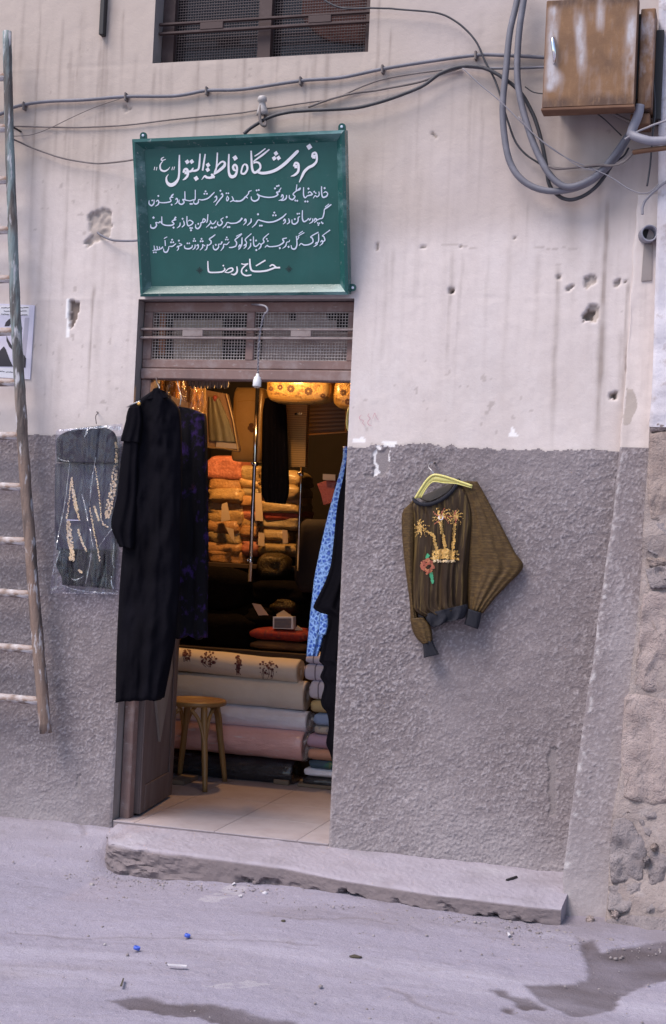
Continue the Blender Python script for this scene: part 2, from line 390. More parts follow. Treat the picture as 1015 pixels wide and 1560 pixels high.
# --- plaster
DX0, DX1, DZ1 = 0., 1.06, 2.458
WX0, WX1, WZ0, WZ1 = .01, 1.07, 3.583, 4.75
xs = join([-2.4, -1.8, -1.3], lin(-.95, 0, .0085), [0, .01], lin(.01, 1.06, .0085), [1.06, 1.07], lin(1.07, 2.44, .0085))
zs = join(lin(1.76, DZ1, .0085), lin(DZ1, WZ0, .0085), lin(WZ0, 4.05, .009), [4.2, 4.5, WZ1, 5.0])
X, Z = np.meshgrid(xs, zs); m, n = X.shape
jx = X + .012*fbm(X*40, Z*40, 5, 3); jz = Z + .012*fbm(X*40, Z*40, 29, 3)
def wp(poly): return [(p[0], p[2]) for p in (at(np.array(float(a)), np.array(float(b)), 0.) for a, b in poly)]
scar = np.zeros_like(X); hole = np.zeros_like(X); chip_hilite = np.zeros_like(X)
for pl in ([(133, 322), (160, 313), (174, 318), (174, 345), (168, 362), (150, 371), (131, 380), (123, 374), (138, 358), (134, 342)],
           [(889, 420), (905, 416), (914, 424), (906, 433), (896, 440), (888, 436)], [(862, 437), (873, 435), (872, 442), (865, 445)],
           [(886, 494), (890, 476), (901, 462), (916, 464), (912, 480), (910, 495), (898, 490)], [(936, 427), (945, 424), (946, 434), (937, 438)],
           [(954, 541), (960, 540), (967, 552), (962, 574), (956, 570)], [(954, 594), (966, 592), (972, 622), (962, 644), (952, 646), (956, 620)],
           [(926, 597), (941, 597), (940, 608), (930, 610)], [(847, 418), (857, 418), (855, 427), (849, 427)], [(684, 438), (692, 438), (691, 449), (685, 448)],
           [(946, 426), (952, 430), (950, 434)], [(640, 375), (650, 375), (648, 381)], [(570, 372), (578, 374), (574, 380)], [(700, 372), (706, 374), (702, 379)],
           [(183, 158), (196, 160), (205, 166), (190, 170)], [(658, 203), (666, 206), (662, 212)], [(780, 360), (786, 362), (783, 367)]):
    pc_ = np.array(pl, float).mean(0); pl = [tuple(pc_+(np.array(q)-pc_)*.86) for q in pl]
    scar = np.maximum(scar, inpoly(jx, jz, wp(pl)).astype(float))
for pl in ([(106, 457), (121, 460), (120, 474), (110, 499), (106, 500)], [(888, 482), (896, 470), (906, 474), (904, 486), (894, 490)], [(930, 599), (939, 600), (937, 608), (931, 607)],
           [(685, 440), (691, 440), (690, 447), (686, 447)]):
    hole = np.maximum(hole, inpoly(X + .3*(jx-X), Z + .3*(jz-Z), wp(pl)).astype(float))
for pl in ([(101, 455), (105.5, 455), (105.5, 514), (101, 514)], [(583, 672), (604, 671), (603, 679), (585, 681)], [(775, 666), (780, 650), (789, 664)], [(536, 668), (555, 666), (556, 673), (537, 674)]):
    chip_hilite = np.maximum(chip_hilite, inpoly(X+.25*(jx-X), Z+.25*(jz-Z), wp(pl)).astype(float))
streak = np.zeros_like(X)
rs = random.Random(3)
def drip(px, py0, py1, w, a):
    global streak
    p0, p1 = at(np.array(float(px)), np.array(float(py0)), 0.), at(np.array(float(px)), np.array(float(py1)), 0.)
    dx = X - p0[0] - .012*fbm(Z*5, X*0+px*.37, 11, 3)
    ww = w/330.*(.7+.6*vnoise(Z*6, Z*0+px, 4))
    v = np.exp(-(dx/ww)**2)*sstep(p0[2]+.02, p0[2]-.06, Z)*sstep(p1[2]-.1, p1[2]+.35, Z)
    streak = np.maximum(streak, 1.35*a*v*(.55+.6*vnoise(Z*22, Z*0+px*1.7, 8)))
for d in ((236, 100, 215, 3, .5), (162, 20, 420, 4, .5), (171, 120, 300, 6, .3), (113, 100, 480, 3, .35), (76, 150, 520, 5, .25), (144, 430, 640, 2.5, .6), (153, 445, 640, 6, .2),
          (258, 100, 205, 5, .3), (300, 100, 200, 6, .3), (180, 155, 240, 2, .5), (190, 10, 150, 3, .5), (176, 0, 170, 8, .3), (128, 10, 300, 7, .25), (852, 400, 690, 3.5, .55), (926, 300, 700, 4.5, .8), (919, 420, 700, 3, .4),
          (845, 160, 330, 14, .42), (880, 160, 420, 13, .55), (860, 165, 300, 5, .5), (915, 250, 420, 7, .5), (956, 420, 670, 2.5, .7), (948, 500, 690, 4, .35), (690, 375, 600, 3, .4), (705, 385, 520, 2, .35), (600, 378, 470, 3, .3), (640, 380, 480, 4, .25), (935, 300, 400, 9, .35), (735, 150, 330, 2, .35), (722, 90, 320, 3, .3), (640, 120, 330, 2, .25),
          (560, 220, 420, 5, .2), (590, 380, 600, 3, .2), (620, 200, 420, 4, .15), (780, 300, 620, 4, .18), (820, 380, 560, 4, .2), (700, 420, 650, 2, .2), (745, 380, 560, 2, .2), (805, 300, 420, 2, .3),
          (455, 85, 190, 4, .3), (340, 100, 200, 4, .35), (395, 95, 190, 6, .25), (500, 80, 190, 5, .25), (90, 520, 640, 6, .25), (80, 560, 640, 3, .3), (55, 200, 640, 4, .2)): drip(*d)
for i in range(60): drip(rs.uniform(20, 985), rs.uniform(0, 420), rs.uniform(300, 690), rs.uniform(1., 5), rs.uniform(.04, .17))
for i in range(34): drip(rs.uniform(10, 620), rs.uniform(-20, 110), rs.uniform(140, 330), rs.uniform(1., 3.5), rs.uniform(.3, .62))
# thin plaster cracks across the old coat edge
crk = np.abs(Z - (2.70 + .03*fbm(X*6, X*0, 3, 4) - .02*sstep(1.4, 2.0, X))) < .0035
streak = np.maximum(streak, crk*(X > 1.45)*(X < 2.05)*sstep(.3, .6, vnoise(X*11, X*0, 6))*.55)
edge = .05*fbm(X*2.2, X*0+2, 13, 4)
old = sstep(-.08, .12, Z - 2.73 - edge)*(X > 1.0) + sstep(-.25, .35, Z - 2.9 - 2*edge)*(X <= 1.0)
old = np.clip(old*(.80+1.1*fbm(X*1.5, Z*1.1, 71, 4)+.55*sstep(3.0, 3.45, Z)*(1-.75*sstep(1.1, 1.8, X))), 0, 1)
lilac = np.clip((.35+.65*sstep(-.05, .06, Z-2.72-edge))*sstep(2.0, 2.5, Z)*sstep(1.05, 1.6, X)*(.62+.9*fbm(X*1.2, Z*1.5, 91, 3)), 0, 1)
spots = (fbm(X*30, Z*30, 44, 2) > .50)*(vnoise(X*2.5, Z*2.5, 9) > .55)
streak = np.maximum(streak, spots*.5)
yy = .0035*fbm(X*3, Z*3, 2, 4) + .0012*fbm(X*22, Z*22, 6, 3)
rim = np.minimum.reduce([np.abs(X-DX0), np.abs(X-DX1), np.abs(Z-DZ1), np.abs(X-WX0)+9*(Z < 3.5), np.abs(X-WX1)+9*(Z < 3.5), np.abs(Z-WZ0)])
yy = yy*sstep(0, .02, rim) + .013*scar*(1+.9*fbm(X*60, Z*60, 3, 2)) + .022*hole
cx, cz = (xs[:-1]+xs[1:])/2, (zs[:-1]+zs[1:])/2; CX, CZ = np.meshgrid(cx, cz)
keep = ~((CX > DX0) & (CX < DX1) & (CZ < DZ1)) & ~((CX > WX0) & (CX < WX1) & (CZ > WZ0) & (CZ < WZ1))
idx = np.arange(m*n).reshape(m, n)
F = np.stack([idx[:-1, :-1], idx[:-1, 1:], idx[1:, 1:], idx[1:, :-1]], -1)[keep]
mesh_obj('plaster_wall', np.stack([X, yy, Z], -1).reshape(-1, 3), F, M['plaster'], bld, True,
         {k: a.ravel() for k, a in dict(scar=scar, hole=hole, chip_hilite=chip_hilite, streak=streak, old=old, lilac=lilac).items()}, (0, 0, 0))
# --- pebbly stucco along the foot of the wall
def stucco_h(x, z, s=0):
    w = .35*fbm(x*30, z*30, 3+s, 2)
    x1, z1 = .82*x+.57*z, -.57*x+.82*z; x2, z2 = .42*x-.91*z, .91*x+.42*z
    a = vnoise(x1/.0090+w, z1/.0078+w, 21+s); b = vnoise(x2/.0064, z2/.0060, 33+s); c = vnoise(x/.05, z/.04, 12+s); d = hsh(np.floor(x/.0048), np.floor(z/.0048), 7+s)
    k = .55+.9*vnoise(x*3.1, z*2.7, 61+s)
    return (.0026*a + .0034*b + .0020*d)*k + .004*c, np.clip(sstep(.45, .85, .35*a+.4*b+.25*d)*k, 0, 1)  # pale aggregate; contrast boosted so colour stands in for relief shading
def dado(x0, x1, name):
    xs = lin(x0, x1, .0048); zs = join([-.3, -.15], lin(-.12, 1.815, .0048)); X, Z = np.meshgrid(xs, zs); m, n = X.shape
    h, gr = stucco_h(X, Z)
    top = 1.803 + .016*fbm(X*26, X*0, 3, 5) + .024*fbm(X*2.2, X*0, 8, 3)
    sm = np.zeros_like(X); ch = np.zeros_like(X)
    jx = X + .014*fbm(X*40, Z*40, 5, 3); jz = Z + .014*fbm(X*40, Z*40, 29, 3)
    for pl in ([(569, 688), (592, 683), (594, 712), (586, 727), (570, 722)], [(836, 1140), (850, 1138), (848, 1240), (838, 1242)], [(118, 1180), (124, 1180), (122, 1204), (116, 1200)],
               [(560, 722), (572, 722), (572, 728), (556, 728)]):
        sm = np.maximum(sm, inpoly(jx, jz, wp(pl)).astype(float))
    for pl in ([(584, 671), (604, 670), (603, 681), (586, 682)], [(572, 680), (580, 676), (582, 684), (574, 686)], [(570, 690), (574, 686), (578, 722), (573, 724)], [(595, 683), (590, 700), (594, 704)]):
        ch = np.maximum(ch, inpoly(jx, jz, wp(pl)).astype(float))
    e = sstep(0, .012, np.minimum(np.abs(X-DX0), np.abs(X-DX1)))
    y = -(.003 + h*(1-.85*sm))*(.25+.75*e) - .012*fbm(X*1.5, Z*1.5, 15, 3)*e
    dust = np.clip(sstep(.45, -.05, Z)*(.5+fbm(X*3, Z*3, 55, 3)) + .5*sstep(1.2, 1.75, Z)*(.2+fbm(X*2, Z*2, 5, 3)), 0, 1)
    cz = (zs[:-1]+zs[1:])/2; idx = np.arange(m*n).reshape(m, n)
    keep = (cz[:, None] < top[:-1, :-1])
    F = np.stack([idx[:-1, :-1], idx[:-1, 1:], idx[1:, 1:], idx[1:, :-1]], -1)[keep]
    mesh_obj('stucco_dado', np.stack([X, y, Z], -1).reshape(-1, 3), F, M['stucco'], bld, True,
             dict(grain_lit=(gr*(1-sm)).ravel(), dust=dust.ravel(), smooth=sm.ravel(), chip_hilite=ch.ravel()), (0, 0, 0))
dado(-1.0, DX0, 'l'); dado(DX1, 2.42, 'r')
G().box((-2.4, -.006, -.3), (-1.0, .01, 1.8)).build('stucco_dado', M['stucco'], bld)
# --- buttress, leaning out towards its foot
bz = np.array([-.3, -.09, .04, .578, 1.002, 1.535, 1.842, 2.213, 2.75, 3.2])
bxl = np.array([2.162, 2.158, 2.142, 2.180, 2.216, 2.257, 2.271, 2.284, 2.295, 2.30])
by = np.array([-.40, -.365, -.32, -.22, -.15, -.07, -.035, -.012, -.004, .004])
def buttress(z0, z1, name, mat, stu):
    zz = lin(z0, z1, .0052); u = np.concatenate([[-.12, -.06, -.03], np.linspace(0, 1, 60)])
    xl = np.interp(zz, bz, bxl) + .006*fbm(zz*9, zz*0, 3, 4); yb = np.interp(zz, bz, by)
    U, Zz = np.meshgrid(u, zz); X = xl[:, None] + np.clip(U, 0, 1)*(2.50-xl[:, None]); e = sstep(0, .05, U)
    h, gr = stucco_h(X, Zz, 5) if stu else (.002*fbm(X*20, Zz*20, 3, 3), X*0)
    Y = yb[:, None] - h*(.3+.7*e) - .008*fbm(X*4, Zz*3, 19, 3)*e + (.10 + .35*np.abs(yb[:, None]))*np.clip(-U, 0, 1)*8.3*(U < 0)
    Y = np.where(U <= -.11, .03, Y)
    m, n = X.shape; idx = np.arange(m*n).reshape(m, n)
    F = np.stack([idx[:-1, :-1], idx[:-1, 1:], idx[1:, 1:], idx[1:, :-1]], -1).reshape(-1, 4)
    z_ = np.zeros(m*n)
    if stu:
        ch = (np.exp(-((U-.03-.03*vnoise(Zz*50, Zz*0, 3))/.03)**2)*sstep(.5, .8, vnoise(Zz*45, U*14, 5))).ravel()*.42  # pale flecks along the left edge paint its highlight into the colour
        at_ = dict(grain_lit=gr.ravel(), dust=np.clip(sstep(.4, -.1, Zz)*.8+fbm(X*5, Zz*2, 8, 3), 0, 1).ravel(), smooth=(sstep(.02, .0, np.abs(X-2.30-.02*Zz))*(Zz > .45)*(Zz < .62)).ravel(), chip_hilite=ch)
    else:
        sc = inpoly(X + .01*fbm(X*40, Zz*40, 5, 3), Zz + .01*fbm(X*40, Zz*40, 7, 3), wp([(956, 592), (966, 592), (973, 620), (962, 645), (950, 650)])).astype(float)
        at_ = dict(scar=sc.ravel(), hole=z_, chip_hilite=z_, streak=np.clip(.5*fbm(X*30, Zz*1.2, 5, 3), 0, 1).ravel(), old=z_, lilac=z_)
    mesh_obj(name, np.stack([X, Y, Zz], -1).reshape(-1, 3), F, mat, bld, True, at_, (0, 0, 0))
buttress(-.28, 1.812, 'buttress_stucco', M['stucco'], True); buttress(1.80, 2.9, 'buttress_plaster', M['plaster'], False)
# --- reveals
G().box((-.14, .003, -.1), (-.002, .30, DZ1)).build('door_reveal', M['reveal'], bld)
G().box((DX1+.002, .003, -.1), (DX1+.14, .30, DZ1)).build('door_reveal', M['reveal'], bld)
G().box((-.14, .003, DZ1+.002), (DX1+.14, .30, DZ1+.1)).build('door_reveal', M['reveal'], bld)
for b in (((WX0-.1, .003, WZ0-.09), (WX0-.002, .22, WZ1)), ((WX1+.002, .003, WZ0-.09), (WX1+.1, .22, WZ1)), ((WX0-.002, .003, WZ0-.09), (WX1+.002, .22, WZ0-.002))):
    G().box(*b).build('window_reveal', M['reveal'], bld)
# --- upstairs window
G().box((WX0-.09, .225, WZ0-.08), (WX1+.09, .26, WZ1+.1)).build('sky_block', M['dark'], bld)  # unseen dark board added to keep sky from leaking round the panes
def zat(px, py, Y): return float(at(np.array(float(px)), np.array(float(py)), Y)[2])
def xat(px, py, Y): return float(at(np.array(float(px)), np.array(float(py)), Y)[0])
WY = .10
wf = G()
wf.box((WX0+.001, WY, WZ0), (WX0+.06, WY+.05, WZ1)); wf.box((WX1-.045, WY, WZ0), (WX1-.001, WY+.05, WZ1)); wf.box((WX0+.06, WY, WZ0), (WX1-.045, WY+.05, WZ0+.018)); 
xm0, xm1 = xat(394, 60, WY), xat(413, 60, WY); wf.box((xm0, WY-.008, WZ0+.018), (xm1, WY+.05, WZ1))
M['framedark'] = mk('dark_window_paint', (.058, .034, .032), [((.095, .062, .060), 14., (1, 1, 1), .5, .72, .7)], rough=.7)
win = wf.build('window', M['framedark'], bld)
G().box((WX0+.06, WY+.07, WZ0), (xm0-.002, WY+.075, WZ1)).build('pane', M['void'], win)
G().box((xm1+.002, WY+.07, WZ0), (WX1-.045, WY+.075, WZ1)).build('pane', M['void'], win)
cg = sheet([(470, -60, 565, -66), (460, 10, 567, 0), (462, 30, 565, 25), (486, 55, 562, 50), (500, 62, 560, 68)], WY+.062, 20, 12, .01, .004, [(.006, 4, 0, 0, 1)])
cg.build('curtain', M['curtain'], win, True)
def wiremesh(x0, x1, z0, z1, y, pitch, r, name, mat, parent):
    g = G(); k = max(2, int(round((x1-x0)/pitch))); l = max(2, int(round((z1-z0)/pitch)))
    for i in range(k+1):
        x = x0+(x1-x0)*i/k; g.box((x-r, y-r, z0), (x+r, y+r, z1))
    for j in range(l+1):
        z = z0+(z1-z0)*j/l; g.box((x0, y-3*r-.0004, z-r), (x1, y-r-.0004, z+r))
    return stuff(g.build(name, mat, parent))
wiremesh(WX0+.062, xm0-.002, WZ0+.02, 4.2, WY+.03, .0135, .0013, 'wire_mesh', M['wiredark'], win)
wiremesh(xm1+.002, WX1-.047, WZ0+.02, 4.2, WY+.03, .0135, .0013, 'wire_mesh', M['wiredark'], win)
def bar_pair(za, zb, y, x0, x1, plates, parent, mat, h=.010):
    for z in (za, zb): G().box((x0, y, z-h/2), (x1, y+.022, z+h/2), bev=.0015).build('bar', mat, parent)
    for (a, b) in plates: G().box((a, y-.002, zb+h/2+.0005), (b, y+.012, za-h/2-.0005), bev=.002).build('bar_plate', mat, parent)
za, zb = zat(320, 32, .05), zat(320, 46, .05)
bar_pair(za, zb, .05, WX0+.001, WX1-.001, [(xat(305, 38, .05), xat(340, 38, .05)), (xat(470, 25, .05), xat(505, 20, .05))], win, M['framedark'])
bar_pair(za+.42, zb+.42, .05, WX0+.001, WX1-.001, [(xat(305, 38, .05), xat(340, 38, .05))], win, M['frame'])
# --- door frame with its grilled transom
FY = .07
zt = lambda y: zat(300, y, FY)
ft = G()
ft.box((.001, FY, zt(475)), (DX1-.001, FY+.06, DZ1-.001), bev=.004)
ft.box((.001, FY, zt(561.3)), (DX1-.001, FY+.06, zt(548)), bev=.004)
ft.box((.001, FY, zt(548)), (.045, FY+.06, zt(475)), bev=.003); ft.box((DX1-.045, FY, zt(548)), (DX1-.001, FY+.06, zt(475)), bev=.003)
tx0, tx1 = xat(375, 510, FY), xat(387, 510, FY); ft.box((tx0, FY, zt(548)), (tx1, FY+.06, zt(475)), bev=.003)
tr = ft.build('transom', M['frame'], bld)
fr = G(); zl0, zl1 = zt(578.5), zt(562.3)
fr.box((.001, FY-.012, zl0), (DX1-.001, FY+.06, zl1), bev=.005)
fr.box((.001, FY, -.02), (.050, FY+.06, zl0), bev=.005); fr.box((DX1-.016, FY, -.02), (DX1-.001, FY+.06, zl0), bev=.003)
fr.build('door_frame', M['frame'], bld)
wiremesh(.047, tx0-.002, zt(547), zt(476), FY+.012, .0142, .0013, 'wire_mesh', M['wire'], tr)
wiremesh(tx1+.002, DX1-.047, zt(547), zt(476), FY+.012, .0142, .0013, 'wire_mesh', M['wire'], tr)
bar_pair(zt(503), zt(516), FY-.035, .001, DX1-.001, [(xat(278, 510, FY-.035), xat(309, 510, FY-.035)), (xat(443, 510, FY-.035), xat(474, 510, FY-.035))], tr, M['bar'])
def card(poly, Y, mat, name='cardboard_sheet', par=None, d=.004): return G().pxprism(poly, Y, d).build(name, mat, par if par is not None else tr)
card([(265, 487), (339, 487), (338, 547), (264, 548)], .115, M['card']); card([(403, 474), (440, 473), (441, 488), (452, 488), (452, 473), (497, 474), (498, 487), (512, 488), (513, 505), (530, 506), (529, 552), (398, 549)], .115, M['cardpink'])
card([(244, 478), (253, 478), (251, 540), (242, 540)], .122, M['terracotta'])
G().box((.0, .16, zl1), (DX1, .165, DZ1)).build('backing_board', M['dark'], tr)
# --- door leaf standing open into the shop
hx, hy, ex, ey = .052, .135, -.015, .69
ang = math.atan2(ey-hy, ex-hx); Lw = math.hypot(ex-hx, ey-hy)
LM = Matrix.Translation((hx, hy, 0)) @ Matrix.Rotation(ang, 4, 'Z')
dl = G(); dl.box((0, -.018, .012), (Lw, .018, 2.04), LM, bev=.003); leaf = dl.build('door', M['door'], bld)
for (a, b, c, d) in ((.0, .07, .012, 2.04), (Lw-.07, Lw, .012, 2.04)):
    G().box((a+.001, -.026, c+.001), (b, -.0185, d-.001), LM, bev=.002).build('door_stile', M['door'], leaf)
for (c, d) in ((.013, .14), (.95, 1.05), (1.93, 2.035)): G().box((.0705, -.026, c), (Lw-.0705, -.0185, d), LM, bev=.002).build('door_rail', M['door'], leaf)
def kite(zc, hh, hw, name):
    P = [(Lw*.50, zc-hh), (Lw*.50+hw, zc), (Lw*.50, zc+hh), (Lw*.50-hw, zc)]
    f = [tuple(LM @ Vector((s, -.030, z))) for s, z in P]; b = [tuple(LM @ Vector((s, -.0187, z))) for s, z in P]
    k = G().prism(f, b).build(name, M['doorpanel'], leaf)
kite(.66, .34, .17, 'kite_panel'); kite(1.48, .36, .17, 'kite_panel')
# --- room shell
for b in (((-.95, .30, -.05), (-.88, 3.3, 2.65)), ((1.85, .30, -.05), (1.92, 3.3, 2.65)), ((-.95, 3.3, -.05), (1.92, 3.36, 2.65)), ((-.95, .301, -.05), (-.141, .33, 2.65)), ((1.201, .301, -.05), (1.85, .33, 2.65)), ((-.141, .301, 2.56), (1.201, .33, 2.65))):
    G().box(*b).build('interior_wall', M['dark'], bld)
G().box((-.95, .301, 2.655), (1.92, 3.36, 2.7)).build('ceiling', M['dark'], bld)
# --- shop floor of square tiles
sf = struct(G().box((-.95, .004, -.12), (1.92, 3.3, -.006)).build('shop_floor', M['grout']))
T = .40
for i in range(-3, 5):
    for j in range(0, 9):
        x0, y0 = .11+i*T, .0+j*T
        x1, y1 = min(x0+T, 1.85), min(y0+T, 3.29); x0 = max(x0, -.87)
        if x1-x0 < .05 or (j == 0 and (x1 < 0 or x0 > DX1)): continue
        if j == 0: x0, x1 = max(x0, .002), min(x1, DX1-.002)
        if y0 < .3 and (x0 < -.0 or x1 > DX1): x0, x1 = max(x0, .002), min(x1, DX1-.002)
        if x1-x0 < .03: continue
        G().box((x0+.0012, y0+.0012, -.0055), (x1-.0012, y1-.0012, random.uniform(0, .0006)), bev=.0004).build('floor_tile', M['tile'], sf)

# ================================================================== DOORSTEP
sx = np.array([.02, .12, .35, .59, .985, 1.313, 1.644, 1.834, 2.05, 2.17]); sy = np.array([-.24, -.29, -.335, -.357, -.396, -.50, -.542, -.55, -.555, -.55])
xx = np.linspace(.03, 2.165, 330)
fy = np.interp(xx, sx, sy) + .012*fbm(xx*6, xx*0, 3, 4)
rough_l = .55*sstep(.75, .1, xx)
prof = np.concatenate([np.linspace(0, 1, 26), np.linspace(1, 2, 22)[1:]])          # 0..1 top, 1..2 front face
U, XX = np.meshgrid(prof, xx); FYY = fy[:, None]*np.ones_like(U)
top = U <= 1
zf = ground_z(xx, fy-.02)-.05
t = np.clip(U, 0, 1); w = np.clip(U-1, 0, 1)
Zs = -.010 - .020*t + w*(zf[:, None]+.03)
Ys = .02 + (FYY-.02)*t
lip = np.exp(-((U-1)/.035)**2); Zs = Zs - .006*lip; Ys = Ys + .008*lip
Zs = Zs + top*(.006*fbm(XX*10, Ys*10, 3, 5) + .003*(vnoise(XX*70, Ys*70, 3)-.5) - .006*np.clip(U-.6, 0, 1)*fbm(XX*5, U*2, 71, 3))
er = np.zeros_like(U)
for (px, wd, dp) in ((527, .055, .06), (640, .075, .05), (765, .07, .05), (820, .05, .03), (690, .05, .02), (575, .06, .015), (335, .08, .03), (375, .03, .02), (440, .09, .012)):
    xc = float(atz(np.array(float(px)), np.array(1372.), -.09)[0])
    er = np.maximum(er, dp*np.exp(-((XX-xc)/wd)**4)*sstep(.42, .62, w + .35*fbm(XX*22, U*4, 5, 3)))
Ys = Ys + er*(.7+.8*vnoise(XX*60, U*9, 3)) + (~top)*((.004+.014*rough_l[:, None])*fbm(XX*14, U*4, 9, 5) + (.0015+.006*rough_l[:, None])*(vnoise(XX*80, U*14, 9)-.5) - .006*w)
lf = rough_l[:, None]*np.clip(U-.55, 0, 1)
Ys = Ys + lf*.075*fbm(XX*11, U*7, 19, 5); Zs = Zs + lf*.055*fbm(XX*13, U*7, 23, 5) - .02*lf
Ys = Ys + sstep(.12, .03, XX)*t*(.12)
Xs = XX + (lf*.03*fbm(XX*8, U*8, 33, 3))
P_ = np.stack([Xs, Ys, Zs], -1)
endL = P_[:1].copy(); endL[..., 0] += .0; endL[..., 2] = -.3; endR = P_[-1:].copy(); endR[..., 2] = -.3
P_ = np.concatenate([endL, P_, endR])
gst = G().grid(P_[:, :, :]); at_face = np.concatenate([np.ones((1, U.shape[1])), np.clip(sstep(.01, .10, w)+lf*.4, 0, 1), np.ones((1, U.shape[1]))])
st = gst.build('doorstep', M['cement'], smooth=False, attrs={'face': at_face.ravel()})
tag(st, 'low worn cement doorstep with crumbled front edge below the shop door', 'step')

# ================================================================== RUBBLE STONE WALL ON THE RIGHT
M['stone'] = [mk('stone_%d' % i, c, [((c[0]*.70, c[1]*.66, c[2]*.66), 9., (1, 1, 1), .45, .7, .6), ((min(1, c[0]*1.3), c[1]*1.3, c[2]*1.3), 14., (1, 1, 1), .55, .72, .5)], rough=.95,
              bumps=[(9., .8, .04), (38., .9, .014), (140., .8, .005)]) for i, c in enumerate([(.33, .26, .235), (.27, .232, .236), (.36, .29, .275), (.255, .217, .22)])]
M['mortar'] = mk('mortar', (.31, .255, .24), [((.23, .185, .178), 8., (1, 1, 1), .45, .7, .8), ((.38, .33, .325), 14., (1, 1, 1), .52, .70, .6)], rough=.95, bumps=[(25., .8, .02), (120., .8, .006)])
M['whitewash'] = mk('whitewash', (.58, .55, .595), [((.46, .42, .44), 6., (1, 1, .5), .45, .65, .8), ((.36, .31, .31), 18., (1, 1, 1), .55, .68, .8)], rough=.92, bumps=[(18., .5, .012), (90., .35, .004)])
sw = thing('stone_wall', 'rough rubble stone wall with whitewashed upper part beside the buttress', 'wall', (2.7, -.2, -.1))
def by_at(z): return np.interp(z, bz, by)
def wallstrip(edge, name, mat, off, nx=26, x_end=3.6, amp=.02):
    E_ = crom(np.array(edge, float), 90); a = []
    for (px, py) in E_:
        z0 = zat(px, py, -.1); y = by_at(z0)-off; p = at(np.array(px), np.array(py), y); a.append(p)
    a = np.array(a); rows = []
    for k, p in enumerate(a):
        x = p[0] + (np.linspace(0, 1, nx)**1.3)*(x_end-p[0]); z = np.full(nx, p[2]); y = p[1] - .04*sstep(0, .4, x-p[0]) + amp*fbm(x*9, z*9, 7, 4)
        rows.append(np.stack([np.concatenate([[x[0], x[0]], x]), np.concatenate([[.05, y[0]+.02], y]), np.concatenate([[z[0], z[0]], z])], -1))
    return G().grid(np.array(rows)).build(name, mat, sw, True)
wallstrip([(1006, -120), (1003, 60), (1003, 250), (998, 440), (994, 580), (989, 650)], 'whitewash_coat', M['whitewash'], .075)
wallstrip([(990, 640), (987, 700), (981, 790), (975, 900), (958, 1060), (950, 1150), (932, 1250), (926, 1360), (922, 1400), (918, 1440), (915, 1480)], 'mortar_core', M['mortar'], .056, amp=.03)
def stone(poly, off, mi, seed, bulge=.010):
    P = np.array(poly, float); n = 44
    seg = np.linalg.norm(np.roll(P, -1, 0)-P, axis=1); c = np.concatenate([[0], np.cumsum(seg)]); tt = np.linspace(0, c[-1], n, endpoint=False)
    Q = np.stack([np.interp(tt, c, np.append(P[:, k], P[0, k])) for k in (0, 1)], 1)
    ctr = Q.mean(0); Q = ctr+(Q-ctr)*1.035; rnd = random.Random(seed); g = G(); rings = []
    z0 = zat(ctr[0], ctr[1], -.2); yb = by_at(z0)-off
    for (sc, dy) in ((.99, .12), (1., .012), (.97, -.003), (.88, -bulge*.45), (.74, -bulge*.6), (.58, -bulge*.75), (.4, -bulge*.9), (.2, -bulge)):
        q = ctr+(Q-ctr)*sc
        if sc < .99: q = q + np.array([[rnd.uniform(-1, 1), rnd.uniform(-1, 1)] for _ in range(n)])*1.9*sc
        zz = np.array([zat(a, b, yb) for a, b in q]); y = by_at(zz)-off + dy
        if dy < .1: y = y + .030*fbm(q[:, 0]/19., q[:, 1]/19., seed, 4)
        rings.append(at(q[:, 0], q[:, 1], y))
    v = np.concatenate(rings); k = len(rings)
    f = [(i*n+j, i*n+(j+1) % n, (i+1)*n+(j+1) % n, (i+1)*n+j) for i in range(k-1) for j in range(n)] + [tuple(range((k-1)*n, k*n))]
    g.add(v, f); return g.build('stone', M['stone'][mi], sw, True)
ST = [([(992, 662), (1040, 655), (1060, 720), (1045, 796), (992, 790), (987, 740)], .06, 0), ([(988, 803), (1000, 796), (1040, 797), (1044, 848), (1000, 846), (985, 838)], .055, 1),
      ([(984, 868), (1006, 862), (1040, 868), (1040, 893), (992, 897)], .065, 3), ([(980, 905), (1030, 899), (1050, 980), (1045, 1058), (990, 1052), (968, 1046), (975, 970)], .06, 2),
      ([(953, 1066), (960, 1058), (1010, 1066), (1050, 1072), (1052, 1215), (1000, 1226), (952, 1214), (948, 1150)], .075, 2), ([(935, 1250), (950, 1246), (962, 1252), (986, 1292), (978, 1340), (932, 1345), (928, 1300)], .08, 1),
      ([(972, 1243), (1000, 1235), (1045, 1238), (1045, 1270), (990, 1276), (978, 1262)], .07, 3), ([(928, 1350), (980, 1345), (984, 1380), (950, 1390), (926, 1386)], .085, 1), ([(990, 1280), (1045, 1274), (1048, 1350), (988, 1350)], .075, 3),
      ([(926, 1402), (960, 1394), (1045, 1402), (1048, 1452), (980, 1452), (930, 1446)], .11, 3), ([(986, 1355), (1045, 1354), (1045, 1398), (986, 1394)], .09, 1), ([(990, 640), (1030, 630), (1050, 652), (992, 658)], .05, 2),
      ([(986, 850), (1010, 850), (1040, 852), (1040, 864), (990, 863)], .05, 0), ([(962, 1228), (1000, 1230), (970, 1240), (955, 1238)], .06, 0)]
for k, (pl, off, mi) in enumerate(ST): stone(pl, off, mi, 100+k)
for k, (px, py, r) in enumerate([(997, 1290, 6), (986, 1310, 5), (938, 1394, 7), (922, 1412, 9), (912, 1425, 6), (900, 1402, 7)]):
    stone([(px+r*math.cos(a)*random.uniform(.7, 1.3), py+r*math.sin(a)*random.uniform(.7, 1.2)) for a in np.linspace(0, 6.28, 9)[:-1]], .10, k % 3, 300+k, .015)

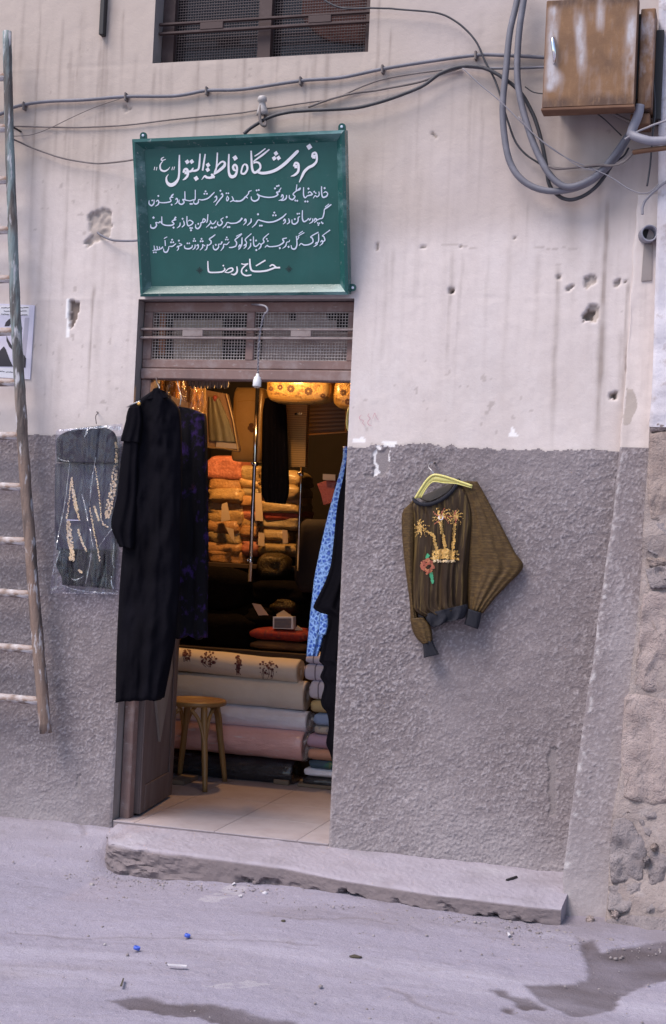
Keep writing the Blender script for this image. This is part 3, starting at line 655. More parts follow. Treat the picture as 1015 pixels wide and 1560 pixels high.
# ================================================================== GREEN SIGNBOARD
M['green'] = mk('green_paint', (.009, .084, .073), [((.014, .108, .095), 6., (1, 1, 1), .45, .7, .6), ((.05, .12, .115), 5., (1, 1, .15), .55, .75, .35), ((.10, .15, .145), 60., (1, 1, 1), .64, .72, .3)], rough=.5, bumps=[(30., .06, .003)])
M['greenrail'] = mk('green_rail_paint', (.016, .088, .080), [((.19, .33, .33), 9., (.35, 1, 1), .52, .70, .6), ((.30, .33, .32), 50., (1, 1, 1), .62, .70, .6)], rough=.25, bumps=[(40., .1, .003)])
M['white'] = mk('white_lettering_paint', (.86, .85, .87), rough=.6)
M['lilacwhite'] = mk('pale_blue_lettering_paint', (.66, .72, .84), rough=.6)
M['starpaint'] = mk('dark_star_paint', (.012, .03, .03), rough=.7)
BLc, BRc = at(np.array(214.), np.array(452.), -.045), at(np.array(531.), np.array(449.), -.045)
TLc = at(np.array(201.), np.array(212.), -.215)
uu = BRc-BLc; SW = np.linalg.norm(uu); uu /= SW
vv = TLc-BLc; vv -= uu*(vv@uu); SH = np.linalg.norm(vv); vv /= SH
nn = np.cross(uu, vv); nn *= np.sign(nn@(CAM-BLc))
SM = Matrix(((uu[0], -nn[0], vv[0], BLc[0]), (uu[1], -nn[1], vv[1], BLc[1]), (uu[2], -nn[2], vv[2], BLc[2]), (0, 0, 0, 1)))
sign = thing('shop_sign', 'dark green painted signboard with white hand-lettered script above the door', 'sign', tuple(BLc+uu*SW/2))
DP = .045                                                     # depth of the rails; the panel lies set back
G().box((.03, .030, .03), (SW-.03, .036, SH-.03), SM).build('panel', M['green'], sign)
def rail(p0, p1, q0, q1, name, nm='sign_rail'):
    """p outer edge, q inner edge (u, v)"""
    P = []
    for (a, b) in ((p0, q0), (p1, q1)):
        a = np.array(a); b = np.array(b); m_ = a+(b-a)*.30
        P.append([SM @ Vector((a[0], .05, a[1])), SM @ Vector((a[0], .0, a[1])), SM @ Vector((m_[0], -.004, m_[1])), SM @ Vector((b[0], .029, b[1])), SM @ Vector((b[0], .05, b[1]))])
    v = [tuple(x) for x in P[0]+P[1]]
    f = [(i, (i+1) % 5, 5+(i+1) % 5, 5+i) for i in range(5)] + [(4, 3, 2, 1, 0), (5, 6, 7, 8, 9)]
    return G().add(v, f).build(nm, M['greenrail'], sign)
w_ = .046; wl_ = .046
rail((0, 0), (SW, 0), (wl_, w_), (SW-wl_, w_), 0); rail((SW, SH), (0, SH), (SW-wl_, SH-w_), (wl_, SH-w_), 0)
rail((0, SH), (0, 0), (wl_, SH-w_), (wl_, w_), 0); rail((SW, 0), (SW, SH), (SW-wl_, w_), (SW-wl_, SH-w_), 0)
def tab(u, v, du, dv, back=True):
    n = 10; r = .017; pts = []
    for k in range(n+1):
        a = math.pi*k/n; pts.append((u+r*math.cos(a)*(1 if dv else 0)+(0 if dv else du*(.012+r*math.sin(a))), v+(dv*(.014+r*math.sin(a)) if dv else r*math.cos(a))))
    pts += [(u-r, v-.004), (u+r, v-.004)] if dv else [(u-.004*du, v-r), (u-.004*du, v+r)]
    f = [tuple(SM @ Vector((a, .026, b))) for a, b in pts]; b_ = [tuple(SM @ Vector((a, .034, b))) for a, b in pts]
    t = G().prism(f, b_).build('hanging_tab', M['greenrail'], sign)
    c = SM @ Vector((u+(0 if dv else du*.014), .0255, v+(dv*.016 if dv else 0)))
    G().lathe(c, tuple(SM.to_3x3() @ Vector((0, -1, 0))), [(0, .006), (.003, .006), (.004, .003)], 10).build('screw', M['lilacwhite'], t)
tab(.045, SH, 0, 1); tab(SW-.02, SH, 0, 1); tab(SW, .03, 1, 0)
# strut behind the board that holds its leaning top off the wall
for u_ in (.2, SW-.2):
    p = np.array(SM @ Vector((u_, .045, SH-.05))); G().tube([p, (p[0], .005, p[2]+.02)], .006).build('strut', M['black'], sign)
PO = np.array(SM @ Vector((0, .0295, 0)))
def on_sign(x, y, lift=0.):
    d = ray(x, y); o = PO+nn*lift; return CAM + d*(((o-CAM)@nn)/(d@nn))
CR = {'A': (225, 210, 7.25), 'B': (350, 205, 7.25), 'C': (220, 280, 6.767), 'D': (360, 270, 6.767), 'E': (220, 320, 6.767), 'F': (360, 305, 6.767), 'Gc': (220, 350, 6.767), 'H': (360, 345, 6.767)}
def lettering(items, mat, name, wk=1.):
    """strokes (lists of x, y, width) and dots (x, y, radius) read off each stretch of the writing"""
    g = G(); k = 0
    for cr, strokes, dots in items:
        ox, oy, sc = CR[cr]
        for s in strokes:
            k += 1; ribbon(g, [(ox+x/sc, oy+y/sc, w*wk/sc) for x, y, w in s], on_sign, lift=.0008+k*4e-5)
        for (x, y, r) in dots:
            k += 1; blob(g, ox+x/sc, oy+y/sc, r*(1.05 if wk == 1 else 1.25)/sc, on_sign, .0008+k*4e-5, 4, .2, 1.05)
    return g.build(name, mat, sign)
lettering([
 ('A', [[(182, 212, 6), (156, 228, 14), (158, 250, 14), (202, 237, 8)], [(168, 256, 8), (140, 300, 16), (146, 350, 20), (185, 368, 20), (225, 350, 12), (248, 320, 4)],
        [(80, 320, 9), (72, 357, 7)], [(104, 322, 9), (96, 360, 7)], [(278, 320, 9), (268, 357, 7)], [(299, 318, 9), (289, 354, 7)],
        [(352, 188, 14), (350, 300, 22), (348, 400, 22), (335, 460, 26), (295, 508, 38), (250, 520, 40), (215, 490, 28), (208, 440, 16), (230, 403, 5)],
        [(393, 385, 16), (408, 352, 26), (432, 346, 28), (446, 378, 28), (440, 420, 26), (415, 450, 22), (388, 466, 6)], [(408, 385, 34), (436, 385, 34)],
        [(440, 374, 18), (480, 368, 26), (497, 345, 18), (506, 330, 10)], [(490, 366, 22), (530, 362, 24), (560, 345, 22), (571, 300, 22), (580, 175, 16)],
        [(637, 178, 14), (624, 260, 20), (608, 362, 18)], [(596, 464, 4), (632, 422, 20), (652, 436, 26), (690, 440, 26), (722, 424, 34), (704, 398, 18)], [(700, 420, 30), (742, 436, 26)],
        [(732, 400, 22), (790, 362, 30), (845, 312, 32), (852, 275, 24), (820, 264, 20), (772, 308, 16), (748, 360, 18), (738, 384, 14)], [(772, 162, 14), (766, 270, 18), (756, 362, 16)],
        [(899, 178, 16), (895, 300, 22), (900, 390, 26), (925, 428, 36), (965, 418, 32), (986, 370, 24), (986, 320, 24), (965, 296, 22), (945, 320, 26), (955, 352, 26), (985, 365, 16)]],
       [(438, 265, 26), (488, 262, 26), (537, 448, 28), (668, 300, 26), (665, 352, 26), (967, 222, 30)]),
 ('B', [[(160, 325, 14), (190, 340, 24), (195, 385, 22), (165, 430, 24), (130, 425, 20), (135, 380, 18), (150, 340, 18), (172, 324, 12)],
        [(238, 178, 16), (242, 280, 22), (250, 380, 26), (275, 420, 26), (315, 400, 28), (340, 365, 22), (330, 320, 22), (295, 305, 20), (262, 316, 14)],
        [(262, 300, 14), (300, 270, 18), (370, 220, 22), (440, 163, 14)], [(275, 240, 12), (330, 205, 16), (396, 153, 12)],
        [(300, 410, 24), (360, 426, 30), (440, 416, 32), (520, 386, 34), (600, 330, 36), (680, 255, 34), (740, 195, 34), (762, 176, 18)],
        [(706, 352, 16), (725, 315, 24), (755, 320, 24), (763, 360, 26), (755, 410, 26), (720, 445, 24), (676, 462, 6)], [(716, 352, 40), (748, 352, 40)],
        [(908, 252, 18), (918, 210, 20), (950, 203, 24), (964, 250, 22), (957, 300, 24), (920, 340, 30), (870, 366, 30), (825, 410, 30), (800, 460, 24), (768, 527, 8)], [(914, 242, 44), (950, 245, 44)]],
       [(512, 208, 26), (492, 262, 26), (541, 258, 26), (880, 135, 33), (60, 262, 26)]),
], M['white'], 'lettering_line')
lettering([
 ('C', [[(50, 170, 8), (50, 205, 14), (75, 225, 16), (100, 200, 14), (100, 163, 9)], [(120, 185, 8), (140, 170, 14), (150, 190, 14), (140, 215, 14), (113, 232, 5)],
        [(150, 190, 10), (185, 195, 12), (235, 192, 14), (275, 178, 14), (265, 146, 12), (300, 138, 9)], [(302, 105, 12), (285, 122, 18), (272, 142, 10)],
        [(320, 165, 8), (335, 150, 14), (343, 175, 14), (335, 195, 12), (312, 212, 4)], [(360, 163, 8), (358, 198, 14), (385, 212, 16), (411, 190, 14), (396, 162, 12), (428, 168, 12), (470, 175, 12), (505, 165, 12), (524, 158, 12), (526, 62, 10)],
        [(418, 78, 10), (420, 165, 13)], [(510, 170, 6), (512, 200, 12), (535, 208, 16), (558, 190, 14), (560, 163, 9), (600, 166, 14), (655, 150, 14), (700, 110, 14), (724, 86, 10)],
        [(724, 142, 8), (742, 128, 14), (747, 155, 14), (735, 175, 12), (713, 192, 5)], [(790, 115, 8), (801, 100, 14), (809, 125, 14), (785, 155, 14), (757, 190, 14), (734, 224, 6)],
        [(855, 125, 9), (869, 150, 13), (855, 177, 12), (847, 155, 10), (858, 124, 8)], [(903, 128, 8), (917, 165, 14), (884, 187, 9)], [(915, 172, 12), (960, 182, 14), (1017, 168, 14)]],
       [(82, 172, 8), (145, 125, 9), (282, 215, 9), (475, 207, 9), (491, 207, 9), (632, 78, 9), (620, 103, 9), (646, 103, 9), (785, 72, 9), (847, 98, 8), (867, 98, 8)]),
 ('D', [[(-4, 242, 14), (40, 246, 16), (75, 225, 16), (98, 202, 16), (120, 217, 9)], [(160, 138, 6), (132, 148, 12), (126, 170, 12), (98, 202, 11)],
        [(155, 198, 8), (160, 230, 14), (190, 246, 18), (225, 230, 16), (236, 200, 14), (216, 172, 12), (250, 192, 14), (320, 207, 14), (390, 202, 14), (430, 178, 16), (416, 155, 12), (454, 148, 10)], [(464, 108, 8), (444, 140, 12), (424, 165, 12)],
        [(462, 207, 8), (475, 180, 14), (486, 205, 14), (470, 230, 14), (438, 240, 6)], [(520, 183, 9), (516, 215, 16), (490, 236, 14), (463, 242, 6)],
        [(548, 183, 9), (550, 215, 14), (580, 231, 16), (606, 200, 14), (586, 175, 12), (620, 142, 12), (655, 127, 14), (661, 110, 9), (626, 136, 9)], [(626, 76, 9), (618, 142, 12)],
        [(695, 103, 10), (695, 180, 14), (710, 212, 14), (735, 192, 12), (775, 182, 16), (790, 170, 10)], [(740, 165, 11), (760, 150, 12), (788, 176, 12)],
        [(793, 217, 6), (815, 190, 12), (835, 202, 12), (856, 180, 12), (852, 148, 9)], [(880, 93, 11), (882, 170, 14), (895, 206, 16), (930, 196, 16), (946, 170, 11)], [(900, 162, 9), (922, 150, 12), (946, 168, 11)]],
       [(211, 136, 9), (233, 132, 9), (400, 115, 10), (420, 92, 9), (438, 87, 9), (610, 240, 9), (630, 243, 9), (745, 118, 10), (712, 250, 9), (736, 250, 9), (805, 150, 9), (820, 164, 8), (912, 112, 10)]),
], M['lilacwhite'], 'lettering_line', .92)
lettering([
 ('E', [[(65, 148, 8), (70, 180, 16), (100, 186, 18), (126, 160, 16), (120, 128, 12), (150, 132, 12), (162, 118, 10), (185, 142, 12), (220, 157, 14), (280, 157, 16), (306, 140, 14), (286, 115, 12), (330, 98, 12)],
        [(180, 66, 10), (181, 138, 14)], [(326, 70, 20), (312, 92, 14), (300, 112, 10)], [(370, 128, 9), (366, 160, 14), (338, 187, 6)], [(404, 108, 9), (413, 150, 14), (388, 177, 10)],
        [(440, 63, 10), (441, 130, 14), (455, 162, 14), (490, 147, 14), (501, 125, 14), (470, 105, 12), (452, 116, 8)], [(530, 148, 8), (530, 180, 14), (555, 191, 16), (581, 160, 14), (586, 130, 12), (610, 127, 14), (631, 105, 14), (610, 90, 12), (600, 122, 10)],
        [(656, 43, 10), (650, 112, 13), (638, 130, 9)], [(636, 180, 6), (664, 155, 12), (684, 128, 12), (680, 108, 9), (696, 140, 12), (720, 136, 12), (741, 108, 9)],
        [(760, 118, 8), (755, 145, 14), (780, 159, 16), (806, 130, 14), (790, 100, 12), (817, 78, 9)], [(808, 187, 6), (840, 155, 14), (856, 128, 12), (895, 137, 14), (950, 132, 14), (990, 106, 16), (1012, 82, 18)]],
       [(95, 78, 11), (302, 181, 10), (395, 90, 9), (474, 185, 9), (492, 185, 9), (482, 208, 10), (557, 142, 9), (690, 180, 9), (704, 184, 8), (728, 180, 9), (742, 172, 8), (850, 72, 10), (860, 176, 9), (879, 175, 9)]),
 ('F', [[(-4, 237, 14), (35, 217, 16), (62, 183, 18)], [(80, 217, 8), (95, 195, 16), (101, 225, 14), (73, 257, 6)], [(155, 188, 10), (151, 225, 16), (113, 262, 6)],
        [(163, 282, 6), (200, 246, 14), (226, 205, 12), (260, 212, 14), (330, 227, 16), (400, 217, 16), (470, 181, 16), (517, 138, 10)], [(485, 217, 8), (500, 195, 14), (506, 225, 14), (483, 247, 6)],
        [(540, 188, 9), (549, 225, 14), (523, 247, 8)], [(575, 198, 8), (578, 235, 14), (605, 246, 16), (636, 220, 14), (640, 180, 12), (657, 168, 9)],
        [(683, 103, 11), (683, 190, 14), (700, 221, 16), (730, 206, 12), (746, 188, 9), (756, 206, 12), (771, 183, 9)], [(790, 188, 9), (786, 220, 14), (753, 242, 6)],
        [(800, 217, 8), (815, 190, 16), (831, 206, 14), (803, 232, 8)], [(830, 206, 12), (860, 192, 12), (890, 182, 13), (906, 130, 14), (911, 95, 12), (945, 70, 16), (981, 43, 12)], [(915, 72, 9), (957, 38, 9)]],
       [(225, 145, 10), (245, 262, 9), (264, 262, 9), (393, 128, 9), (381, 156, 9), (407, 156, 9), (605, 195, 9), (631, 140, 8), (650, 138, 8), (841, 236, 8), (858, 238, 8), (848, 256, 8), (880, 228, 8), (892, 238, 8)]),
], M['lilacwhite'], 'lettering_line', .92)
lettering([
 ('Gc', [[(83, 217, 6), (105, 206, 12), (100, 163, 9)], [(105, 206, 12), (135, 206, 12), (130, 168, 9)], [(135, 206, 12), (160, 201, 12), (155, 173, 9)], [(165, 201, 9), (185, 185, 16), (191, 173, 9)],
         [(214, 108, 11), (218, 167, 11)], [(203, 92, 8), (218, 82, 9), (237, 73, 8)], [(198, 193, 8), (205, 225, 14), (230, 231, 16), (250, 200, 12), (255, 173, 9), (290, 171, 14), (327, 143, 10)],
         [(333, 182, 8), (350, 170, 14), (352, 198, 12), (336, 217, 6)], [(350, 172, 9), (387, 156, 12), (358, 139, 9)], [(415, 163, 9), (420, 190, 14), (460, 196, 16), (490, 181, 14), (496, 158, 9)],
         [(525, 153, 9), (521, 185, 14), (498, 207, 6)], [(538, 167, 9), (555, 155, 14), (556, 185, 12), (536, 207, 6)], [(600, 148, 9), (601, 180, 14), (573, 212, 6)], [(600, 150, 9), (628, 168, 11)],
         [(652, 150, 11), (642, 198, 13), (622, 212, 6)], [(650, 167, 9), (686, 142, 14), (687, 115, 14), (670, 96, 12), (700, 75, 14), (732, 50, 10)], [(710, 158, 8), (715, 195, 14), (740, 206, 16), (766, 180, 14), (765, 150, 10), (790, 147, 12), (802, 122, 18)],
         [(788, 217, 6), (815, 181, 14), (820, 150, 10), (850, 152, 12), (878, 123, 9)], [(873, 182, 10), (905, 182, 14), (945, 166, 14), (951, 130, 14), (935, 105, 12), (970, 75, 14), (1008, 43, 10)],
         [(968, 182, 9), (985, 165, 14), (991, 185, 12), (972, 207, 6)], [(1005, 88, 10), (1004, 172, 12)]],
        [(98, 233, 8), (120, 233, 8), (287, 103, 9), (276, 129, 9), (299, 129, 9), (357, 112, 9), (444, 140, 8), (464, 140, 8), (515, 94, 8), (507, 116, 8), (526, 116, 8), (590, 94, 9), (581, 119, 9), (602, 119, 9), (737, 155, 9), (850, 79, 8), (841, 101, 8), (861, 101, 8)]),
 ('H', [[(-2, 195, 11), (8, 180, 10)], [(0, 102, 9), (57, 73, 9)], [(25, 205, 9), (40, 190, 14), (46, 210, 14), (22, 237, 6)], [(61, 113, 10), (59, 180, 13), (44, 197, 9)],
        [(78, 202, 9), (95, 185, 14), (101, 205, 14), (77, 230, 6)], [(100, 200, 9), (107, 165, 12), (95, 132, 12), (157, 73, 10)], [(150, 168, 9), (146, 205, 14), (118, 237, 6)],
        [(178, 103, 10), (181, 185, 14), (200, 206, 14), (225, 191, 12), (241, 173, 9), (257, 192, 11)], [(262, 180, 12), (250, 215, 14), (228, 237, 6)], [(262, 182, 11), (287, 160, 14), (281, 125, 12), (337, 73, 10)],
        [(296, 217, 9), (320, 195, 12), (335, 207, 12), (380, 207, 12), (440, 196, 14), (490, 161, 16), (480, 130, 14), (523, 118, 10)], [(478, 227, 6), (510, 201, 14), (521, 165, 10), (546, 156, 10), (552, 138, 8)],
        [(620, 98, 10), (626, 190, 14), (605, 231, 16), (575, 226, 14), (566, 193, 8)], [(626, 140, 11), (646, 112, 10), (640, 100, 9), (703, 62, 10)], [(645, 77, 9), (687, 48, 9)],
        [(648, 197, 10), (670, 176, 12), (700, 191, 14), (750, 186, 14), (791, 160, 14), (786, 122, 14), (770, 105, 12), (848, 58, 12)], [(850, 73, 10), (849, 150, 13), (830, 172, 9)],
        [(813, 182, 9), (828, 165, 14), (833, 185, 14), (798, 210, 6)], [(868, 162, 9), (885, 145, 14), (891, 170, 14), (860, 200, 6)], [(890, 162, 9), (914, 140, 14), (902, 102, 12), (890, 95, 9), (968, 36, 12)]],
       [(148, 140, 9), (205, 145, 9), (208, 243, 10), (315, 128, 8), (326, 150, 8), (450, 223, 10), (540, 210, 10)]),
], M['lilacwhite'], 'lettering_line', .92)
lettering([
 ('Gc', [[(655, 323, 11), (658, 400, 14), (670, 436, 16), (730, 440, 14), (800, 434, 16), (830, 412, 14), (824, 392, 9)], [(835, 432, 9), (870, 402, 12), (905, 396, 16), (911, 420, 16), (870, 441, 12), (828, 437, 9)],
         [(955, 378, 11), (957, 430, 18), (930, 461, 18), (892, 456, 6)]], [(815, 370, 10)]),
 ('H', [[(157, 500, 13), (100, 506, 16), (60, 481, 16), (60, 440, 14), (95, 402, 14), (122, 384, 11), (85, 391, 12), (52, 384, 10)], [(140, 333, 13), (145, 410, 18), (165, 456, 18), (230, 464, 18), (310, 456, 18), (370, 436, 18), (400, 426, 16), (453, 424, 17)],
        [(345, 412, 13), (375, 395, 16), (412, 421, 16)], [(203, 407, 13), (302, 348, 15)]], [(105, 455, 12)]),
], M['white'], 'lettering_line')
for (cr, x, y) in (('Gc', 570, 417), ('H', 543, 437)):
    ox, oy, sc = CR[cr]; g = G()
    for k in range(8):
        a = math.pi*k/4; L = 34 if k % 2 == 0 else 26
        ribbon(g, [(ox+(x+7*math.cos(a))/sc, oy+(y+7*math.sin(a))/sc, 5/sc), (ox+(x+L*math.cos(a))/sc, oy+(y+L*math.sin(a))/sc, 11/sc)], on_sign, 4, .0008+k*3e-5)
    blob(g, ox+x/sc, oy+y/sc, 12/sc, on_sign, .0014, 8); g.build('painted_star', M['starpaint'], sign)

# ================================================================== LADDER
M['rail'] = mk('ladder_paint', (.20, .25, .255), [((.26, .16, .12), 5., (1, 1, .3), .5, .62, .8), ('attr', 'low', (.215, .130, .095), .85), ((.070, .055, .052), 24., (1, 1, .14), .46, .60, .85), ((.55, .53, .56), 40., (1, 1, .2), .56, .65, .85)], rough=.8, bumps=[(50., .8, .010, (1, 1, .2)), (160., .6, .004)])
M['rail_low'] = mk('ladder_wood', (.30, .175, .12), [((.42, .40, .42), 16., (1, 1, .14), .50, .64, .9), ((.11, .085, .08), 22., (1, 1, .12), .52, .68, .8)], rough=.8, bumps=[(50., .4, .006, (1, 1, .2))])
M['rung'] = mk('ladder_rung', (.46, .43, .44), [((.26, .155, .105), 11., (.5, 1, 1), .44, .58, .9), ((.13, .10, .09), 26., (.4, 1, 1), .54, .66, .7), ((.70, .68, .70), 25., (.3, 1, 1), .58, .68, .7)], rough=.8, bumps=[(60., .3, .004)])
lad = thing('ladder', 'weathered wooden pole ladder with flaking paint hung on the wall, left edge', 'ladder', (-.75, -.12, .4))
rp = [(11, 48), (14, 190), (19, 340), (24, 480), (31, 600), (38, 720), (47, 840), (58, 980), (70, 1117)]
R3 = np.array([at(np.array(float(a)), np.array(float(b)), -.115) for a, b in rp])
rg_ = G().tube(R3, [.021, .022, .024, .025, .026, .0265, .027, .028, .029], 12, 60, noise=.10); rz_ = np.array(rg_.v)[:, 2]
rg_.build('rail', M['rail'], lad, True, {'low': sstep(2.35, 1.55, rz_ + .25*fbm(rz_*7, np.array(rg_.v)[:, 0]*60, 3, 3))})
L3 = R3.copy(); L3[:, 0] -= .46
G().tube(L3, .025, 10, 40, noise=.1).build('rail', M['rail'], lad, True)
for py in (117, 195, 274, 350, 425, 505, 583, 664, 742, 825, 906, 990, 1068):
    px = np.interp(py, [b for a, b in rp], [a for a, b in rp]); p = at(np.array(px), np.array(float(py)), -.115)
    q = p+np.array([-.46, 0, random.uniform(-.008, .008)])
    G().tube([p, (p+q)/2+np.array([0, 0, -.003]), q], [.019, .0205, .019], 10, 10, noise=.10).build('rung', M['rung'], lad, True)
G().tube([(R3[1]+np.array([0, .0, .0])), (R3[1][0], .004, R3[1][2])], .005).build('wall_hook', M['black'], lad)

# ================================================================== POSTER
M['paper'] = mk('poster_paper', (.66, .63, .74), [((.58, .55, .68), 4., (1, 1, 1), .45, .7, .6)], rough=.8)
M['paperwhite'] = mk('poster_white', (.78, .76, .80), rough=.8)
M['ink'] = mk('poster_ink', (.045, .04, .05), rough=.8)
M['inkgrey'] = mk('poster_grey_ink', (.42, .40, .48), rough=.8)
po = thing('poster', 'pale printed poster with black shapes pasted on the wall behind the ladder', 'poster', tuple(at(np.array(20.), np.array(580.), -.004)))
PB = -.0055
G().pxprism([(-48, 460), (53, 465), (46, 578), (-52, 572)], PB, .004).build('sheet', M['paper'], po)
def pp(poly, name, mat, k=1): return G().pxprism(poly, PB-.0006*k, .0004).build(name, mat, po)
pp([(-46, 464), (45, 466.5), (44, 481), (-47, 479)], 'heading_band', M['paperwhite']); pp([(-40, 559), (37, 561), (36, 576), (-41, 574)], 'caption_band', M['paperwhite'])
pp([(38, 484), (45, 484), (38, 560), (31, 560)], 'side_band', M['inkgrey'])
arch = [(7, 497), (9, 491), (14, 486), (20, 484), (27, 486), (32, 492), (34, 500), (33, 508), (31, 506), (30, 498), (25, 491), (19, 490), (14, 497)]
pp(arch, 'printed_shape', M['ink'], 2)
pp([(10, 511), (13, 518), (18, 526), (20, 534), (14, 528), (10, 519)], 'printed_shape', M['ink'], 2)
pp([(-18, 558), (-14, 545), (0, 534), (6, 527.5), (9, 532), (15, 548), (20, 558.5)], 'printed_shape', M['ink'], 2)
pp([(31, 540), (37, 541), (40, 546), (39, 560), (28, 560)], 'printed_shape', M['ink'], 2)
g = G()
for (x0, x1, y) in ((2, 16, 469), (31, 43, 469), (6, 16, 474), (31, 41, 474), (2, 15, 479), (31, 43, 480), (-1, 8, 566), (9, 20, 567)):
    x = x0
    while x < x1-1:
        d = random.uniform(1.2, 2.8); 
        ribbon(g, [(x, y+random.uniform(-.6, .6), .8), (x+d*.5, y+random.uniform(-1, .4), 1.), (min(x+d, x1), y+random.uniform(-.4, .6), .8)], lambda a, b, l: at(np.array(a), np.array(b), PB-.0016-l), 4); x += d+.3
g.build('printed_text', M['ink'], po)

# ================================================================== CLOTHES OUTSIDE
M['blackcloth'] = mk('black_cloth', (.0035, .0030, .0050), [((.0060, .0055, .0095), 5., (1, 1, .4), .4, .7, .8)], rough=.9, bumps=[(260., .25, .002), (5., .3, .03, (1, 1, .7))], Specular_IOR_Level=.07)
M['purple'] = mk('purple_pattern_cloth', (.005, .004, .006), [((.034, .014, .088), 22., (1, 1, .8), .54, .68, .9), ((.05, .012, .03), 12., (1, 1, 1), .66, .76, .7)], rough=.85, bumps=[(60., .3, .004)], Specular_IOR_Level=.12)
M['wirehanger'] = mk('steel_hanger', (.55, .55, .56), rough=.3, metal=1.)
M['gold'] = mk('gold_thread', (.62, .36, .10), [((.85, .62, .30), 160., (1, 1, 1), .5, .65, .9), ((.25, .12, .03), 120., (1, 1, 1), .52, .66, .8)], rough=.32, metal=.75, bumps=[(320., 1., .004)])
M['nail'] = mk('rusty_nail', (.06, .045, .04), rough=.7)
ab = thing('black_gown', 'long black sleeved gown on a hanger against the left door jamb', 'gown', tuple(at(np.array(220.), np.array(1077.), -.12)))
bg_ = sheet([(231, 596, 246, 594), (215, 607, 256, 603), (199, 618, 268, 616), (193, 632, 274, 628), (191, 655, 276, 655), (190, 700, 277, 700), (189, 800, 276, 800), (182, 900, 273, 900), (178, 985, 266, 980), (176, 1074, 250, 1067)],
            -.10, 60, 110, .055, .02, [(.012, 1.7, .1, .12, .2), (.005, 3.7, .4, -.25, .1)], 3, .035, hem=5.)
gown = bg_.build('gown_body', M['blackcloth'], ab, True)
sheet([(196, 621, 214, 618), (192, 640, 216, 640), (186, 662, 214, 663), (184, 672, 213, 674)], -.165, 18, 24, .02, .01, [(.005, 2, .2, .2, .5)], 5).build('cape_sleeve', M['blackcloth'], ab, True)
sheet([(189, 668, 212, 670), (183, 712, 210, 714), (178, 756, 209, 760), (170, 790, 207, 800), (171, 808, 206, 822), (182, 833, 204, 836)], -.150, 20, 40, .028, .01, [(.006, 2, .3, .4, .5)], 8, .01).build('sleeve', M['blackcloth'], ab, True)
sheet([(234, 592, 241, 590), (229, 600, 250, 600), (224, 608, 256, 606)], -.150, 14, 12, .012, .006).build('collar', M['blackcloth'], ab, True)
hz = lambda px, py, Y: tuple(at(np.array(float(px)), np.array(float(py)), Y))
G().tube([hz(238, 575, .06), hz(239, 582, -.06), hz(243, 590, -.1), hz(240, 597, -.11)], .0025, 6, 16).build('hanger_hook', M['wirehanger'], ab, True)
G().tube([hz(194, 620, -.12), hz(203, 615.5, -.16), hz(214, 611, -.165)], .0035, 6, 10).build('shoulder_clasp', M['wirehanger'], ab, True)
G().lathe(hz(212, 615, -.172), (0, -1, 0), [(0, .010), (.004, .009), (.007, .004)], 10).build('brooch', M['gold'], ab, True)
pg = thing('purple_gown', 'dark gown with violet pattern hanging behind the black gown in the doorway', 'gown', hz(290, 975, .1))
sheet([(258, 617, 290, 622), (250, 626, 308, 629), (248, 645, 314, 640), (246, 720, 316, 720), (246, 850, 317, 850), (248, 930, 316, 930), (252, 975, 316, 968)], .12, 44, 70, .04, .02,
      [(.010, 2.3, .1, .1, .2), (.004, 5, .4, -.1, .3)], 13, .02, hem=4.).build('gown_body', M['purple'], pg, True)
G().tube([hz(270, 576, .10), hz(272, 590, .10), hz(276, 604, .10), hz(274, 620, .10)], .0025, 6, 14).build('hanger_hook', M['wirehanger'], pg, True)

# --- dress folded in a clear bag
M['slate'] = mk('slate_cloth', (.014, .011, .020), [((.022, .019, .032), 5., (1, 1, .4), .4, .7, .8)], rough=.85, bumps=[(200., .2, .002)])
M['slate2'] = mk('slate_cloth_light', (.027, .023, .040), [((.017, .014, .026), 5., (1, 1, .4), .4, .7, .8)], rough=.85, bumps=[(200., .2, .002)])
M['film'] = mk_plastic('clear_plastic_film', clear=.945, rough=.2, bscale=6., bst=.8)
M['filmedge'] = mk_plastic('plastic_film_fold', clear=.50, rough=.25, bscale=20.)
M['goldbead'] = mk('gold_beads', (.82, .60, .34), [((.95, .85, .65), 90., (1, 1, 1), .52, .62, .9), ((.12, .07, .03), 75., (1, 1, 1), .52, .62, .9)], rough=.3, metal=.5, bumps=[(220., 1., .006)])
bd = thing('bagged_dress', 'slate dress with gold trim folded in a clear plastic bag on the wall', 'dress', hz(130, 905, -.04))
s1 = sheet([(85, 706, 180, 706), (84, 740, 181, 740), (84, 790, 180, 790), (85, 838, 176, 839)], -.022, 34, 40, .020, .006, [(.003, 3, .2, .1, .5)], 4); s1.build('skirt', M['slate2'], bd, True)
s2 = sheet([(118, 652, 154, 648), (96, 660, 172, 657), (87, 670, 178, 668), (86, 690, 180, 690), (87, 704, 181, 706)], -.045, 34, 24, .018, .006, [(.004, 2, .2, .2, .5)], 6, .012); s2.build('cape', M['slate'], bd, True)
s3 = sheet([(90, 836, 138, 838), (86, 860, 136, 862), (94, 880, 132, 885), (95, 891, 130, 894)], -.028, 22, 20, .018, .006, [(.005, 2, .3, .2, .5)], 7); s3.build('hem', M['blackcloth'], bd, True)
s4 = sheet([(140, 838, 176, 840), (136, 868, 172, 870), (132, 893, 170, 898)], -.028, 22, 20, .016, .006, [(.005, 2, .1, .2, .5)], 8); s4.build('hem', M['blackcloth'], bd, True)
allg = G()
for s_ in (s1, s2, s3, s4): allg.add(s_.v, s_.f)
bb = allg.bvh(); onb = lambda x, y, l=0: on(bb, x, y, .003+l)
def cz8(x, y): return (70+x/5.2, 620+y/5.2)
